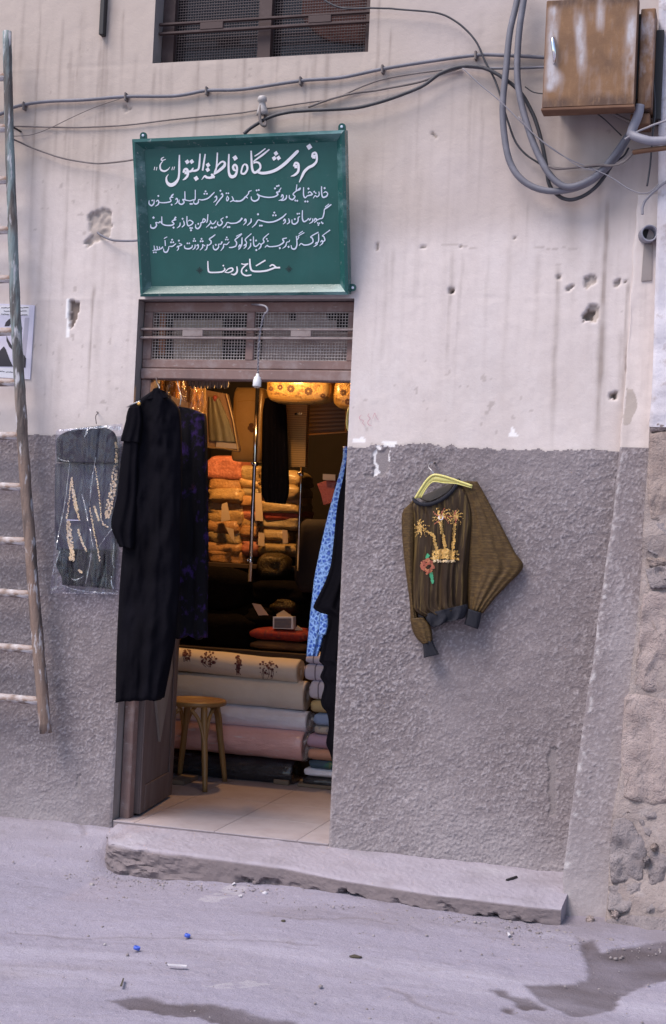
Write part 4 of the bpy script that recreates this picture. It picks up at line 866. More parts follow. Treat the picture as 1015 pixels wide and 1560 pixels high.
def trim(pts, name='gold_trim', mat=None):
    g = G(); rq = random.Random(int(pts[0][0]*7+pts[0][1]))
    if name == 'pale_band': ribbon(g, [(*cz8(x, y), w*.6/5.2) for x, y, w in pts], onb)
    else:
        C_ = crom(np.array(pts, float), 60)
        for i, (x, y, w) in enumerate(C_):
            for q in range(1 if w < 16 else 3):
                blob(g, *cz8(x+rq.uniform(-.5, .5)*w, y+rq.uniform(-4, 4)), rq.uniform(.7, 1.5)*(1 if w < 16 else 1.35), onb, i*3e-5, 5, rq.random())
    g.build(name, mat or M['goldbead'], bd)
trim([(205, 560, 8), (190, 680, 9), (168, 880, 12)]); trim([(205, 560, 8), (228, 740, 20), (265, 890, 9)]); trim([(178, 900, 24), (190, 1040, 38), (205, 1130, 28), (205, 1215, 44)], mat=M['goldbead'])
trim([(255, 970, 12), (285, 1060, 14), (320, 1140, 10)]); trim([(390, 470, 8), (420, 680, 8), (445, 900, 8), (487, 950, 12)]); trim([(348, 800, 9), (385, 1000, 9), (427, 1220, 9)]); trim([(385, 790, 10), (420, 900, 10)])
trim([(562, 285, 18), (560, 420, 20), (542, 560, 44), (525, 680, 52), (500, 800, 50), (485, 880, 30)], mat=M['goldbead']); trim([(262, 1290, 10), (280, 1310, 12)], mat=M['goldbead'])
trim([(165, 895, 12), (275, 898, 10)], 'pale_band', M['paper'])
bagr = [(100, 655, 186, 645), (86, 657, 187, 660), (84, 690, 184, 700), (83, 760, 182, 770), (82, 830, 182, 840), (79, 875, 182, 880), (76, 904, 182, 906)]
bag = sheet(bagr, -.052, 46, 80, .030, .004, [(.007, 4, .1, .5, .6), (.006, 7, .3, -.6, .5), (.004, 13, .2, .9, .5)], 21, .02); bag.build('plastic_bag', M['film'], bd, True)
bgb = bag.bvh(); onbag = lambda x, y, l=0: on(bgb, x, y, .002+l)
def crease(pts):
    g = G(); ribbon(g, [(*cz8(x, y), w*.62/5.2) for x, y, w in pts], onbag); 
    if g.v: g.build('bag_crease', M['filmedge'], bd)
crease([(190, 440, 6), (150, 760, 16), (100, 1010, 12), (78, 1140, 8)]); crease([(395, 400, 8), (360, 620, 14), (348, 780, 20)]); crease([(285, 690, 10), (330, 870, 22), (375, 1110, 10)]); crease([(345, 1190, 8), (360, 1170, 18), (315, 1400, 10)])
crease([(125, 1415, 8), (250, 1450, 10), (400, 1468, 10), (570, 1475, 10)]); crease([(335, 140, 8), (322, 200, 22), (305, 240, 6)]); crease([(95, 400, 6), (130, 422, 14), (185, 430, 6)]); crease([(200, 1360, 6), (240, 1370, 14), (300, 1340, 6)])
crease([(85, 190, 20), (200, 165, 34), (345, 132, 16), (430, 140, 18), (560, 170, 50), (610, 150, 40)]); crease([(520, 1340, 10), (525, 1420, 16), (575, 1470, 8)]); crease([(50, 1330, 8), (90, 1200, 18), (110, 1140, 8)]); crease([(45, 1450, 30), (100, 1420, 10)])
crease([(540, 1080, 8), (530, 1240, 12), (560, 1290, 6)]); crease([(420, 1110, 6), (480, 1020, 16), (530, 960, 6)])
G().tube([hz(147, 646, -.05), hz(146, 634, -.045), hz(150, 629, -.03), hz(147, 627, .004)], .002, 6, 14).build('hanger_hook', M['nail'], bd, True)

# --- brown and gold sweater on a yellow hanger
M['velvet'] = mk('brown_gold_knit', (.032, .018, .009), [((.135, .088, .030), 75., (1, 1, .05), .50, .66, .85), ((.022, .011, .007), 40., (1, 1, .05), .50, .64, .8)], rough=.6, bumps=[(60., .5, .005, (1, 1, .06)), (300., .4, .002)], Specular_IOR_Level=.2)
M['velvet_s'] = mk('brown_gold_sleeve_knit', (.062, .036, .015), [((.125, .075, .026), 150., (.08, 1, 1), .44, .62, .7), ((.040, .022, .011), 90., (.10, 1, 1), .54, .68, .45)], rough=.6, bumps=[(80., .5, .004, (.1, 1, 1)), (300., .4, .002)], Specular_IOR_Level=.2)
M['rib'] = mk('black_rib_knit', (.012, .012, .020), [], rough=.9, bumps=[(60., .6, .006, (1, 1, 1), 'wave', 'X')])
M['yellow'] = mk('yellow_plastic', (.66, .58, .20), [((.56, .48, .15), 10., (1, 1, 1), .45, .7, .6)], rough=.35, Subsurface_Weight=.1)
M['redthread'] = mk('red_thread', (.38, .09, .055), [((.62, .34, .14), 140., (1, 1, 1), .5, .65, .9)], rough=.4, metal=.3, bumps=[(300., 1., .004)])
M['greenthread'] = mk('green_thread', (.05, .30, .14), rough=.5)
swt = thing('sweater', 'brown and gold knit sweater with palm tree sequins on a yellow hanger', 'sweater', hz(690, 1000, -.06))
def c8(x, y): return (560+x/3.383, 660+y/3.383)
def c8r(rows): return [(*c8(a, b), *c8(c, d)) for a, b, c, d in rows]
body = sheet(c8r([(240, 337, 472, 240), (215, 372, 520, 300), (232, 430, 545, 420), (238, 560, 535, 560), (232, 700, 520, 700), (228, 830, 515, 820), (235, 910, 512, 880), (300, 952, 508, 895)]), -.045, 60, 70, .045, .01,
             [(.009, 3.3, .1, .1, .15), (.006, 6.5, .3, .15, .1), (.003, 11, .1, .1, .2)], 31, .01, dip=20.)
# hollow the neck
nb = []
for p in body.v: nb.append(p)
body_o = body.build('sweater_body', M['velvet'], swt, True)
sheet(c8r([(186, 392, 246, 338), (176, 432, 250, 420), (178, 520, 246, 520), (186, 620, 242, 640), (200, 740, 240, 760), (216, 860, 244, 880), (222, 962, 262, 966)]), -.035, 20, 44, .035, .008, [(.004, 2, .1, .2, .4)], 33).build('sleeve', M['velvet_s'], swt, True)
sheet(c8r([(220, 955, 292, 950), (230, 1010, 322, 990), (252, 1055, 332, 1040), (284, 1088, 331, 1074)]), -.05, 16, 20, .035, .01, [(.004, 2, .2, .1, .5)], 34).build('sleeve_end', M['velvet_s'], swt, True)
sheet(c8r([(284, 1080, 332, 1068), (288, 1110, 346, 1098), (290, 1158, 370, 1140)]), -.052, 14, 14, .03, .01, [], 35).build('cuff', M['rib'], swt, True)
sheet(c8r([(470, 246, 566, 248), (490, 320, 606, 318), (515, 420, 660, 420), (512, 520, 712, 520), (508, 610, 758, 610), (510, 690, 802, 690), (512, 780, 722, 782), (514, 850, 655, 852), (520, 908, 596, 928)]), -.035, 40, 60, .030, .01, [(.004, 2, .2, .2, .3), (.003, 5, .1, .6, .5)], 36, .008).build('sleeve', M['velvet_s'], swt, True)
sheet(c8r([(516, 905, 588, 928), (508, 950, 580, 972), (498, 985, 570, 1010)]), -.055, 14, 14, .03, .01, [], 37).build('cuff', M['rib'], swt, True)
sheet(c8r([(305, 930, 512, 880), (300, 955, 515, 905), (318, 985, 492, 955), (342, 1004, 420, 962)]), -.060, 40, 18, .04, .01, [(.010, 2.2, .2, .3, .6), (.004, 5, .2, 0, .5)], 38).build('waistband', M['rib'], swt, True)
bv = body.bvh(); onsw = lambda x, y, l=0: on(bv, x, y, .003+l)
def onsw2(x, y, l=0):
    p = onsw(x, y, l); return p if p is not None else at(np.array(x), np.array(y), -.06)
g = G()
nk = [(240, 335), (268, 358), (330, 364), (400, 330), (450, 282), (472, 243)]
tr_ = body.v[:60]
G().tube([np.array(q)+np.array([0, -.004, .0]) for q in tr_], .0085, 8).build('neckband', M['rib'], swt, True)
# neck opening: the paler inside of the back
sheet(c8r([(262, 330, 455, 246), (275, 340, 448, 262), (300, 350, 420, 300), (322, 352, 380, 325)]), -.030, 20, 14, .003, .003).build('neck_lining', M['stucco'] if False else mk('sweater_lining', (.10, .085, .075), rough=.9), swt, True)
def thread(pts, mat, name='embroidery'):
    g = G(); rq = random.Random(int(pts[0][0]*7+pts[0][1])); C_ = crom(np.array(pts, float), 12 + int(sum(math.hypot(pts[i+1][0]-pts[i][0], pts[i+1][1]-pts[i][1]) for i in range(len(pts)-1))/5))
    for i, (x, y, w) in enumerate(C_):
        for q in range(2 if w < 20 else 8):
            blob(g, *c8(x+rq.uniform(-.5, .5)*w, y+rq.uniform(-.5, .5)*min(w, 8 if w < 20 else w)), rq.uniform(.8, 1.9), onsw2, (i*5+q)*1.5e-5, 5, rq.random(), rq.uniform(.6, 1.3))
    g.build(name, mat, swt)
for t_ in ([(357, 602, 15), (345, 560, 13), (340, 528, 12), (308, 505, 10)], [(402, 592, 16), (390, 535, 14), (375, 455, 13)], [(441, 592, 14), (445, 530, 12), (450, 468, 11)]): thread(t_, M['gold'], 'palm_trunk')
rr = random.Random(5)
for (x, y, R0, nfr, mats) in ((270, 490, 46, 11, ('gold', 'gold', 'gold')), (380, 432, 58, 13, ('gold', 'redthread', 'gold')), (452, 432, 46, 11, ('gold', 'gold', 'redthread'))):
    gs = {k: G() for k in set(mats)}
    for k in range(nfr):
        a = 2*math.pi*k/nfr+rr.uniform(-.2, .2); r_ = R0*rr.uniform(.7, 1.1); q = mats[k % 3]
        for s_ in range(9):
            f_ = (s_+.6)/9; aa = a+.3*f_*f_; blob(gs[q], *c8(x+f_*r_*math.cos(aa)+rr.uniform(-3, 3), y+f_*r_*math.sin(aa)-10*f_*(1-f_)+rr.uniform(-3, 3)), rr.uniform(.8, 1.8)*(1.1-.5*f_), onsw2, (k*9+s_)*1.5e-5, 5, rr.random())
    for k_, g in gs.items():
        if g.v: g.build('palm_fronds', M[k_], swt)
g = G(); blob(g, *c8(378, 434), 4, onsw2, .002, 8); g.build('sequin', M['paperwhite'], swt)
thread([(340, 632, 40), (390, 620, 50), (452, 630, 44)], M['gold'], 'sequin_island'); thread([(340, 656, 14), (400, 660, 12), (450, 658, 12)], M['goldbead'], 'sequin_island')
for (a, b, c, d) in ((275, 680, 310, 650), (310, 650, 338, 690), (275, 685, 310, 720), (312, 722, 338, 690), (285, 700, 330, 660)): thread([(a, b, 14), ((a+c)/2, (b+d)/2-4, 16), (c, d, 10)], M['redthread'], 'flower_embroidery')
thread([(328, 722, 12), (333, 745, 16), (335, 768, 8)], M['greenthread'], 'leaf_embroidery'); thread([(305, 640, 8), (315, 628, 12)], M['greenthread'], 'leaf_embroidery')
# hanger: a flat arched strip with a thinner lower edge
hp = [(246, 336), (280, 280), (312, 236), (345, 215), (392, 222), (430, 234), (470, 248), (540, 272)]
lowp = [(276, 332), (300, 290), (326, 258), (348, 250), (392, 256), (430, 258), (466, 262), (538, 282)]
HT = np.array([at(np.array(c8(*p)[0]), np.array(c8(*p)[1]), -.078) for p in hp]); HB = np.array([at(np.array(c8(*p)[0]), np.array(c8(*p)[1]), -.078) for p in lowp])
hg = G(); hg.tube(HT, .0055, 8, 40); hg.tube(HB, .0025, 6, 40)
T_, B_ = crom(HT, 30), crom(HB, 30); A = np.stack([T_, B_], 0); Bk = A.copy(); Bk[..., 1] += .004; hg.shell(A, Bk)
hg.build('hanger', M['yellow'], swt, True)
G().tube([HT[3]+np.array([0, 0, .004]), hz(657, 716, -.075), hz(653, 711, -.06), hz(655, 706, -.045), hz(660, 704, -.035)], .0018, 6, 20).build('hanger_hook', M['wirehanger'], swt, True)
G().tube([hz(662, 706, -.05), hz(663, 704, .01)], .004, 6).build('nail', M['nail'], swt)

# ================================================================== ELECTRICAL BOX AND CABLES
M['rust'] = mk('rusty_white_enamel', (.52, .50, .55), [((.19, .092, .040), 7., (1, 1, .55), .24, .43, .97), ((.090, .040, .020), 9., (1, 1, .8), .42, .62, .9), ((.27, .16, .088), 60., (1, 1, .3), .50, .70, .5), ((.40, .35, .355), 11., (1, 1, .25), .58, .70, .55)], rough=.7, metal=.1, bumps=[(60., .3, .003), (200., .3, .001)])
M['rustdark'] = mk('dark_rust', (.13, .062, .034), [((.20, .105, .06), 8., (1, 1, 1), .45, .7, .7)], rough=.8, bumps=[(60., .2, .003)])
M['chrome'] = mk('chrome', (.80, .80, .82), rough=.12, metal=1.)
M['greycable'] = mk('grey_cable', (.145, .142, .168), [((.25, .24, .28), 9., (1, 1, 1), .45, .7, .6), ((.13, .125, .14), 20., (1, 1, 1), .55, .7, .5)], rough=.6)
M['blackcable'] = mk('black_cable', (.035, .034, .042), [((.09, .085, .095), 14., (1, 1, 1), .5, .7, .6)], rough=.55)
M['browncable'] = mk('dusty_cable', (.15, .125, .12), [((.24, .21, .20), 12., (1, 1, 1), .45, .7, .7)], rough=.8)
M['palewire'] = mk('pale_wire', (.25, .235, .26), rough=.6)
M['pipe'] = mk('grey_pipe', (.21, .205, .245), [((.34, .33, .38), 8., (1, 1, 1), .5, .7, .7), ((.26, .24, .25), 15., (1, 1, 1), .56, .7, .6)], rough=.55)
BY = -.24
bx = thing('electrical_box', 'rusty white metal electrical box mounted on the wall at upper right', 'electrical box', hz(895, 162, -.1))
x0, z0 = xat(826, 158, BY), zat(895, 162, BY); x1 = xat(966, 158, BY); z1 = zat(895, -3, BY)
G().box((x0, BY, z0), (x1, BY+.08, z1), bev=.004).build('cabinet', M['rustdark'], bx)
G().box((x0-.003, BY-.005, z0-.012), (x1+.003, BY+.078, z0-.001), bev=.002).build('bottom_lip', M['rustdark'], bx)
M['boxpaint'] = mk('rust_eaten_enamel', (.44, .41, .43), [('attr', 'rust', (.20, .102, .046), 1.), ('attr', 'deep', (.070, .034, .021), .92), ((.30, .17, .085), 70., (1, 1, .35), .52, .70, .35)], rough=.65, metal=.1, bumps=[(70., .35, .003), (220., .4, .001)])
uu_, vv_ = np.meshgrid(np.linspace(0, 1, 90), np.linspace(0, 1, 100))
pale_ = .95*np.exp(-((uu_-.075)/.055)**2)*sstep(.12, .2, vv_)*sstep(.98, .9, vv_) + .75*np.exp(-((uu_-.39-.03*np.sin(vv_*5))/.05)**2)*sstep(.25, .4, vv_)*sstep(.95, .8, vv_) + .8*np.exp(-((uu_-.945)/.05)**2)*sstep(.2, .3, vv_)*sstep(.92, .8, vv_) + .45*np.exp(-((uu_-.60)/.05)**2)*sstep(.6, .8, vv_) + .4*np.exp(-((uu_-.16)/.06)**2)*sstep(.4, .25, vv_)*sstep(.15, .25, vv_)
nz_ = fbm(uu_*12, vv_*6, 5, 5)
rust_ = np.clip(1.0 - 1.1*pale_*(1.0+1.9*nz_) + .35*nz_ + .18*fbm(uu_*45, vv_*3, 8, 3), 0, 1)
deep_ = np.clip(.75*sstep(.14, .02, vv_) + .7*sstep(.90, .985, vv_) + .55*np.exp(-((uu_-.80)/.16)**2-((vv_-.36)/.10)**2) + .6*np.exp(-((uu_-.13)/.05)**2-((vv_-.43)/.06)**2) + .75*fbm(uu_*5, vv_*5, 19, 5), 0, 1)*rust_
bpl = np.stack([x0+.003+(x1-x0-.006)*uu_, BY-.0015+.0012*fbm(uu_*6, vv_*6, 4, 3), z0+.003+(z1-z0-.006)*vv_], -1)
G().grid(bpl).build('cabinet_door', M['boxpaint'], bx, True, {'rust': rust_.ravel(), 'deep': deep_.ravel()})
hh = [hz(843, 56, BY), hz(842, 60, BY-.025), hz(844, 75, BY-.03), hz(845, 88, BY-.022), hz(844, 97, BY)]
G().tube(hh, [.006, .009, .009, .007, .005], 8, 20).build('handle', M['chrome'], bx, True)
G().box((x1+.008, BY+.06, z0+.0), (x1+.068, BY+.20, z1-.035), bev=.004).build('side_cabinet', M['rust'], bx)
G().box((x0+.04, BY+.081, z0+.05), (x1+.06, .0, z1-.05)).build('mounting_plate', M['black'], bx)
G().box((x1+.069, BY+.14, z0-.02), (x1+.100, .02, z1-.10)).build('back_plate', M['black'], bx)
G().box((x1-.02, BY+.08, z0-.06), (x1+.06, BY+.2, z0-.0125), bev=.004).build('cable_gland', M['rustdark'], bx)
def cable(name, label, pts, r, mat, Y=-.03, cat='cable', sm=None, Ys=None):
    P = [hz(a, b, Y if Ys is None else Ys[i]) for i, (a, b) in enumerate(pts)]
    P = np.array(P)
    n = sm or 8*len(P); C = crom(P, n); 
    C[:, 2] += .0025*fbm(np.linspace(0, n/6., n), np.zeros(n)+r*900, 5, 2)
    return tag(G().tube(C, r, 8).build(name, M[mat], smooth=True), label, cat)
c1 = thing('wall_cable', 'long grey cable clipped across the wall above the sign', 'cable', hz(300, 146, -.02))
P1 = np.array([hz(a, b, -.018) for a, b in [(-60, 190), (0, 174), (22, 163), (67, 155), (130, 152), (192, 147), (266, 146), (315, 138), (369, 136), (458, 123), (520, 118), (583, 105), (657, 93), (725, 84), (764, 84), (822, 87), (836, 88)]])
G().tube(P1, .0085, 8, 150).build('cable_sheath', M['greycable'], c1, True)
for (a, b) in ((37, 161), (192, 147), (315, 138), (458, 123), (583, 105), (725, 84)):
    p = np.array(hz(a, b, -.018)); G().box(tuple(p+np.array([-.005, -.013, -.022])), tuple(p+np.array([.005, .02, .018])), bev=.003).build('cable_clip', M['browncable'], c1)
cable('wall_cable', 'dusty thin wire running left from the insulator below the long grey cable', [(-60, 188), (20, 192), (102, 194), (177, 192), (266, 182), (359, 173), (392, 168), (410, 165), (470, 156), (500, 152), (520, 146), (579, 122), (642, 111), (703, 103)], .0038, 'browncable', -.012)
cable('wall_cable', 'slack dusty cable joining the long grey one right of the sign', [(470, 163), (500, 152), (540, 142), (583, 136), (642, 124), (681, 110), (703, 103)], .0055, 'browncable', -.02)
cable('wall_cable', 'black cable rising from behind the sign to the nail and down into the loops', [(372, 204), (384, 194), (410, 179), (440, 171), (475, 168), (520, 166), (549, 163), (593, 151), (642, 132), (671, 112), (703, 101), (735, 103), (764, 117), (793, 141), (813, 176), (825, 215), (832, 250), (838, 283), (857, 302), (881, 302), (910, 283), (935, 247), (956, 214), (962, 200)], .0085, 'blackcable', -.05)
cable('wall_cable', 'thin wire sagging from the ladder to the edge of the sign', [(16, 208), (24, 214), (51, 226), (92, 240), (143, 249), (179, 247), (206, 243)], .0042, 'browncable', -.03, Ys=[-.1, -.06, -.03, -.03, -.03, -.06, -.16])
cable('wall_cable', 'fine wire slanting up from the ladder to the long cable clip', [(16, 208), (50, 205), (79, 194), (138, 166), (190, 148)], .002, 'browncable', -.02)
cable('wall_cable', 'thin black wire curving from the upper window down to the cable loops', [(480, -8), (520, 12), (570, 12.5), (603, 14), (666, 20), (700, 37), (725, 63), (739, 93), (754, 122), (764, 151), (774, 185), (788, 220), (813, 244), (842, 255), (881, 255), (925, 251), (949, 239), (958, 225)], .0045, 'blackcable', -.035)
cable('wall_cable', 'outer thick grey cable hanging in a loop below the rusty box', [(792, -40), (788, 0), (777, 49), (771, 107), (766, 161), (769, 210), (778, 249), (798, 276), (832, 290), (871, 288), (905, 273), (935, 244), (954, 215), (965, 195)], .0145, 'greycable', -.08)
cable('wall_cable', 'inner thick grey cable hanging in a loop below the rusty box', [(803, -40), (798, 0), (791, 49), (788, 107), (793, 151), (808, 205), (827, 249), (847, 276), (871, 284), (905, 270), (934, 239), (957, 206), (968, 190)], .0145, 'greycable', -.10)
cable('wall_cable', 'pale wire hanging slack from the nail to the right corner', [(705, 104), (735, 132), (764, 156), (793, 185), (832, 220), (871, 244), (925, 267), (959, 288), (986, 294), (1004, 280)], .0024, 'palewire', -.115)
cable('wall_cable', 'second pale wire crossing the grey loops under the rusty box', [(790, 178), (815, 206), (845, 228), (880, 252), (905, 260)], .002, 'palewire', -.125)
cable('wall_cable', 'short dark cable entering the left side of the rusty box', [(703, 101), (740, 104), (780, 104), (836, 102)], .006, 'greycable', -.03)
cable('wall_cable', 'thin wire under the rusty box slanting to the grey pipe', [(800, 132), (815, 141), (850, 146), (890, 162), (920, 181), (947, 207)], .0028, 'blackcable', -.06)
cable('wall_cable', 'reddish rod slanting beneath the rusty box', [(906, 158), (925, 168), (945, 178), (962, 186)], .006, 'browncable', -.12)
cable('wall_cable', 'wire looping off the whitewashed wall beside the pipe stub', [(1040, 262), (1015, 277), (1003, 286), (985, 303), (979, 316), (979, 327)], .006, 'palewire', -.09)
cable('wall_cable', 'dark wire dropping past the right side of the rusty box', [(990, 70), (996, 130), (998, 170), (994, 210), (991, 250), (986, 284)], .004, 'blackcable', -.12)
cable('wall_cable', 'tan wires leading off to the right above the grey pipe', [(952, 212), (968, 203), (985, 195), (1015, 184), (1060, 172)], .0045, 'palewire', -.20)
cable('wall_cable', 'frayed brown wire bundle at the joint left of the grey pipe', [(836, 253), (850, 257), (880, 255), (905, 252), (935, 252), (950, 247), (962, 236), (964, 228)], .0055, 'browncable', -.12)
pp_ = thing('conduit_pipe', 'grey conduit pipe bending from the rusty box out to the right', 'pipe', hz(985, 215, -.2))
G().tube([hz(975, 160, -.18), hz(972, 176, -.18), hz(964, 196, -.18), hz(961, 206, -.18)], .020, 12, 20).build('pipe_neck', M['pipe'], pp_, True)
G().tube([hz(960, 203, -.18), hz(968, 208, -.2), hz(983, 213, -.21), hz(1000, 215, -.21), hz(1060, 211, -.21)], .0185, 12, 30).build('pipe_run', M['pipe'], pp_, True)
G().tube([hz(966, 232, -.15), hz(985, 229, -.19), hz(1010, 226, -.20), hz(1060, 220, -.20)], .011, 8, 20).build('bracket_bar', M['rustdark'], pp_, True)
ps = thing('pipe_stub', 'open end of a drain pipe set in the wall beside the whitewash', 'pipe', hz(989, 366, -.03))
pc = np.array(hz(990, 355, -.07)); ax = np.array([.25, -1, -.05])
g = G(); g.lathe(pc-ax*.10, ax, [(0, .036), (.10, .036), (.102, .034), (.102, .029), (.03, .028)], 24); g.build('pipe_end', M['pipe'], ps, True)
G().lathe(pc-ax*.066, ax, [(0, .0272), (.004, .0272)], 20).build('bore_shade', M['black'], ps)  # black disc put in for the shade inside the pipe
G().pxprism([(981, 372), (994, 371), (993, 427), (977, 428)], -.016, .02).build('pipe_run', M['reveal'], ps)

# ================================================================== SMALL THINGS ON THE WALL
M['porcelain'] = mk('old_porcelain', (.40, .37, .36), [((.24, .20, .19), 18., (1, 1, 1), .45, .65, .7)], rough=.45)
ins = thing('insulator', 'old porcelain insulator bound with wire above the signboard', 'insulator', hz(400, 192, -.04))
G().lathe(hz(400, 166, -.045), (-.03, -.12, 1), [(-.03, .016), (-.028, .030), (-.01, .026), (.015, .017), (.03, .015), (.034, .022), (.052, .021), (.06, .012), (.062, .003)], 18).build('porcelain_body', M['porcelain'], ins, True)
G().tube([hz(399, 155, -.05), hz(396, 175, -.07), hz(398, 188, -.07), hz(404, 191, -.06), hz(404, 176, -.03), hz(401, 165, .004)], .0075, 8, 24).build('bracket', M['browncable'], ins, True)


p = np.array(hz(154, 53, -.03)); tag(G().box((p[0]-.011, -.035, p[2]), (p[0]+.013, .002, p[2]+.55), bev=.003).build('iron_bar', M['black']), 'flat black iron bar fixed upright left of the upper window', 'bar')
so_ = thing('lamp_socket', 'white lamp socket hanging on a twisted wire before the transom', 'lamp socket', hz(391, 589, -.03))
M['socket'] = mk('white_bakelite', (.70, .69, .70), [((.58, .56, .57), 12., (1, 1, 1), .45, .7, .6)], rough=.4)
p = np.array(hz(391.5, 589, -.03))
G().lathe(p, (0.02, 0, 1), [(.0, .0185), (.004, .0195), (.03, .0195), (.034, .0165), (.042, .0165), (.048, .009), (.060, .0065)], 18).build('socket_body', M['socket'], so_, True)
G().lathe(p-np.array([0, 0, .006]), (0, 0, 1), [(.0, .013), (.0058, .013)], 14).build('socket_mouth', M['card'], so_, True)
wire = np.array([hz(393, 573, -.03), hz(393.5, 556, -.03), hz(394, 535, -.03), hz(396, 510, -.035), hz(400, 488, -.045), hz(404, 476, -.05)])
C = crom(wire, 60); k = np.linspace(0, 60, 60)
for ph, mt in ((0, 'palewire'), (math.pi, 'greycable')):
    G().tube(C+np.stack([.003*np.cos(k+ph), .003*np.sin(k+ph), 0*k], 1), .0022, 6).build('twisted_wire', M[mt], so_, True)
G().tube([hz(404, 478, -.05), hz(408, 473, -.055), hz(405, 467, -.05), hz(396, 464.5, -.02), hz(384, 463.5, .065)], .0045, 8, 24).build('hook', M['palewire'], so_, True)
M['pinkchalk'] = mk('pink_chalk', (.50, .27, .30), rough=.9)
g = G(); c4 = lambda x, y: (520+x/8.458, 600+y/8.458)
for s in ([(262, 272, 5), (236, 296, 7), (242, 328, 7), (290, 346, 6), (274, 376, 7), (306, 408, 5)], [(360, 250, 5), (344, 284, 7), (374, 318, 7), (342, 360, 8), (352, 396, 8), (392, 410, 5)], [(404, 318, 4), (432, 248, 8), (446, 290, 5), (478, 338, 5)]):
    ribbon(g, [(*c4(x, y), w/8.458) for x, y, w in s], lambda a, b, l: at(np.array(a), np.array(b), -.0062-l), 16)
tag(g.build('chalk_number', M['pinkchalk']), 'faint pink handwritten number on the plaster right of the door', 'graffiti')
cable('wall_cable', 'short cable stub from the cement scar to the side of the sign', [(149, 354), (154, 358), (166, 364), (185, 367), (214, 366)], .0055, 'greycable', -.02, Ys=[.004, -.012, -.03, -.05, -.10])

# ================================================================== INSIDE THE SHOP
ORD = ['first', 'second', 'third', 'fourth', 'fifth', 'sixth', 'seventh', 'eighth', 'ninth', 'tenth', 'eleventh', 'twelfth', 'thirteenth']
def satin(name, c, r=.5): return mk(name, c, [((c[0]*.55, c[1]*.5, c[2]*.5), 12., (1, 1, 1), .45, .68, .7), ((min(1, c[0]*1.5), c[1]*1.4, c[2]*1.3), 26., (1, 1, 1), .55, .7, .5)], rough=r, bumps=[(18., .6, .02), (70., .5, .006)], Coat_Weight=.25, Coat_Roughness=.25)
PIL = {'orange': satin('orange_satin', (.42, .225, .085)), 'gold': satin('gold_satin', (.44, .285, .115)), 'rose': satin('rose_satin', (.44, .155, .10)), 'olive': satin('olive_satin', (.33, .235, .105)),
       'grey': satin('grey_satin', (.30, .23, .12)), 'tan': satin('tan_satin', (.42, .30, .16)), 'red': satin('red_satin', (.42, .08, .05))}
def pillow_geo(x0, y0, x1, y1, Y, depth, seed, ex=.62, lump=.10, zc=.8, zx=.85):
    a, b = at(np.array(float(x0)), np.array((y0+y1)/2.), Y), at(np.array(float(x1)), np.array((y0+y1)/2.), Y)
    t, bo = zat((x0+x1)/2, y0, Y), zat((x0+x1)/2, y1, Y); c = (a+b)/2
    hx, hzz = (b[0]-a[0])/2, (t-bo)/2; n, m_ = 22, 11; V = np.zeros((m_+1, n, 3)); sp = lambda v, e: np.sign(v)*np.abs(v)**e
    for i in range(m_+1):
        ph = -math.pi/2+math.pi*i/m_
        for j in range(n):
            th = 2*math.pi*j/n
            x = sp(math.cos(ph), zc)*sp(math.cos(th), ex); y = sp(math.cos(ph), zc)*sp(math.sin(th), ex); z = sp(math.sin(ph), zx)
            k = 1+lump*(vnoise(np.array(th*2.2+seed), np.array(ph*2.5), seed)-.5)*2
            V[i, j] = (x*hx*k, y*depth/2*k, z*hzz*(1+.5*lump*(vnoise(np.array(x*3+seed*3), np.array(y*3.), seed)-.5)))
    V += np.array([c[0], Y+depth/2, (t+bo)/2]); v = V.reshape(-1, 3)
    f = [(i*n+j, i*n+(j+1) % n, (i+1)*n+(j+1) % n, (i+1)*n+j) for i in range(m_) for j in range(n)]
    return G().add(v, f)
SHY = 2.25
stacks = {'left': [(316, 697, 366, 731, 'rose'), (316, 728, 368, 747, 'orange'), (317, 745, 365, 763, 'gold'), (317, 761, 366, 780, 'tan'), (317, 778, 367, 796, 'gold'), (316, 794, 364, 811, 'orange'), (316, 810, 367, 828, 'olive'), (315, 826, 368, 842, 'orange'), (315, 840, 370, 856, 'orange')],
          'middle': [(366, 712, 393, 732, 'olive'), (367, 731, 394, 743, 'gold'), (365, 742, 394, 757, 'grey'), (366, 757, 393, 769, 'orange'), (365, 768, 393, 782, 'orange'), (366, 781, 392, 793, 'rose'), (368, 792, 392, 805, 'gold'), (365, 804, 392, 814, 'orange'), (367, 813, 392, 828, 'orange'), (368, 827, 391, 842, 'rose')],
          'right': [(394, 718, 452, 740, 'olive'), (394, 739, 453, 757, 'olive'), (394, 756, 453, 768, 'gold'), (395, 767, 453, 778, 'olive'), (395, 777, 453, 789, 'red'), (393, 788, 453, 802, 'grey'), (394, 800, 425, 809, 'orange'), (394, 808, 432, 820, 'olive'), (394, 818, 432, 831, 'orange'), (393, 830, 452, 843, 'olive')]}
cn = {'rose': 'rose pink', 'orange': 'orange', 'gold': 'gold', 'tan': 'tan', 'olive': 'olive', 'grey': 'grey green', 'red': 'dark red'}
k = 0
for nm, rows in stacks.items():
    for i, (a, b, c, d, col) in enumerate(rows):
        k += 1
        rj = lambda q: random.uniform(-q, q)
        o = pillow_geo(a-3+rj(1.5), b-4+rj(1), c+3.5+rj(2.5), d+5+rj(1), SHY + (.02 if nm == 'middle' else 0) + random.uniform(-.03, .02), .34, k, .30, .12, .36, .72).build('wrapped_cushion', PIL[col], smooth=True)
        tag(o, '%s plastic wrapped cushion, %s from top of the %s stack in the shop' % (cn[col], ORD[i], nm), 'cushion', 'wrapped cushions stacked at the back of the shop')
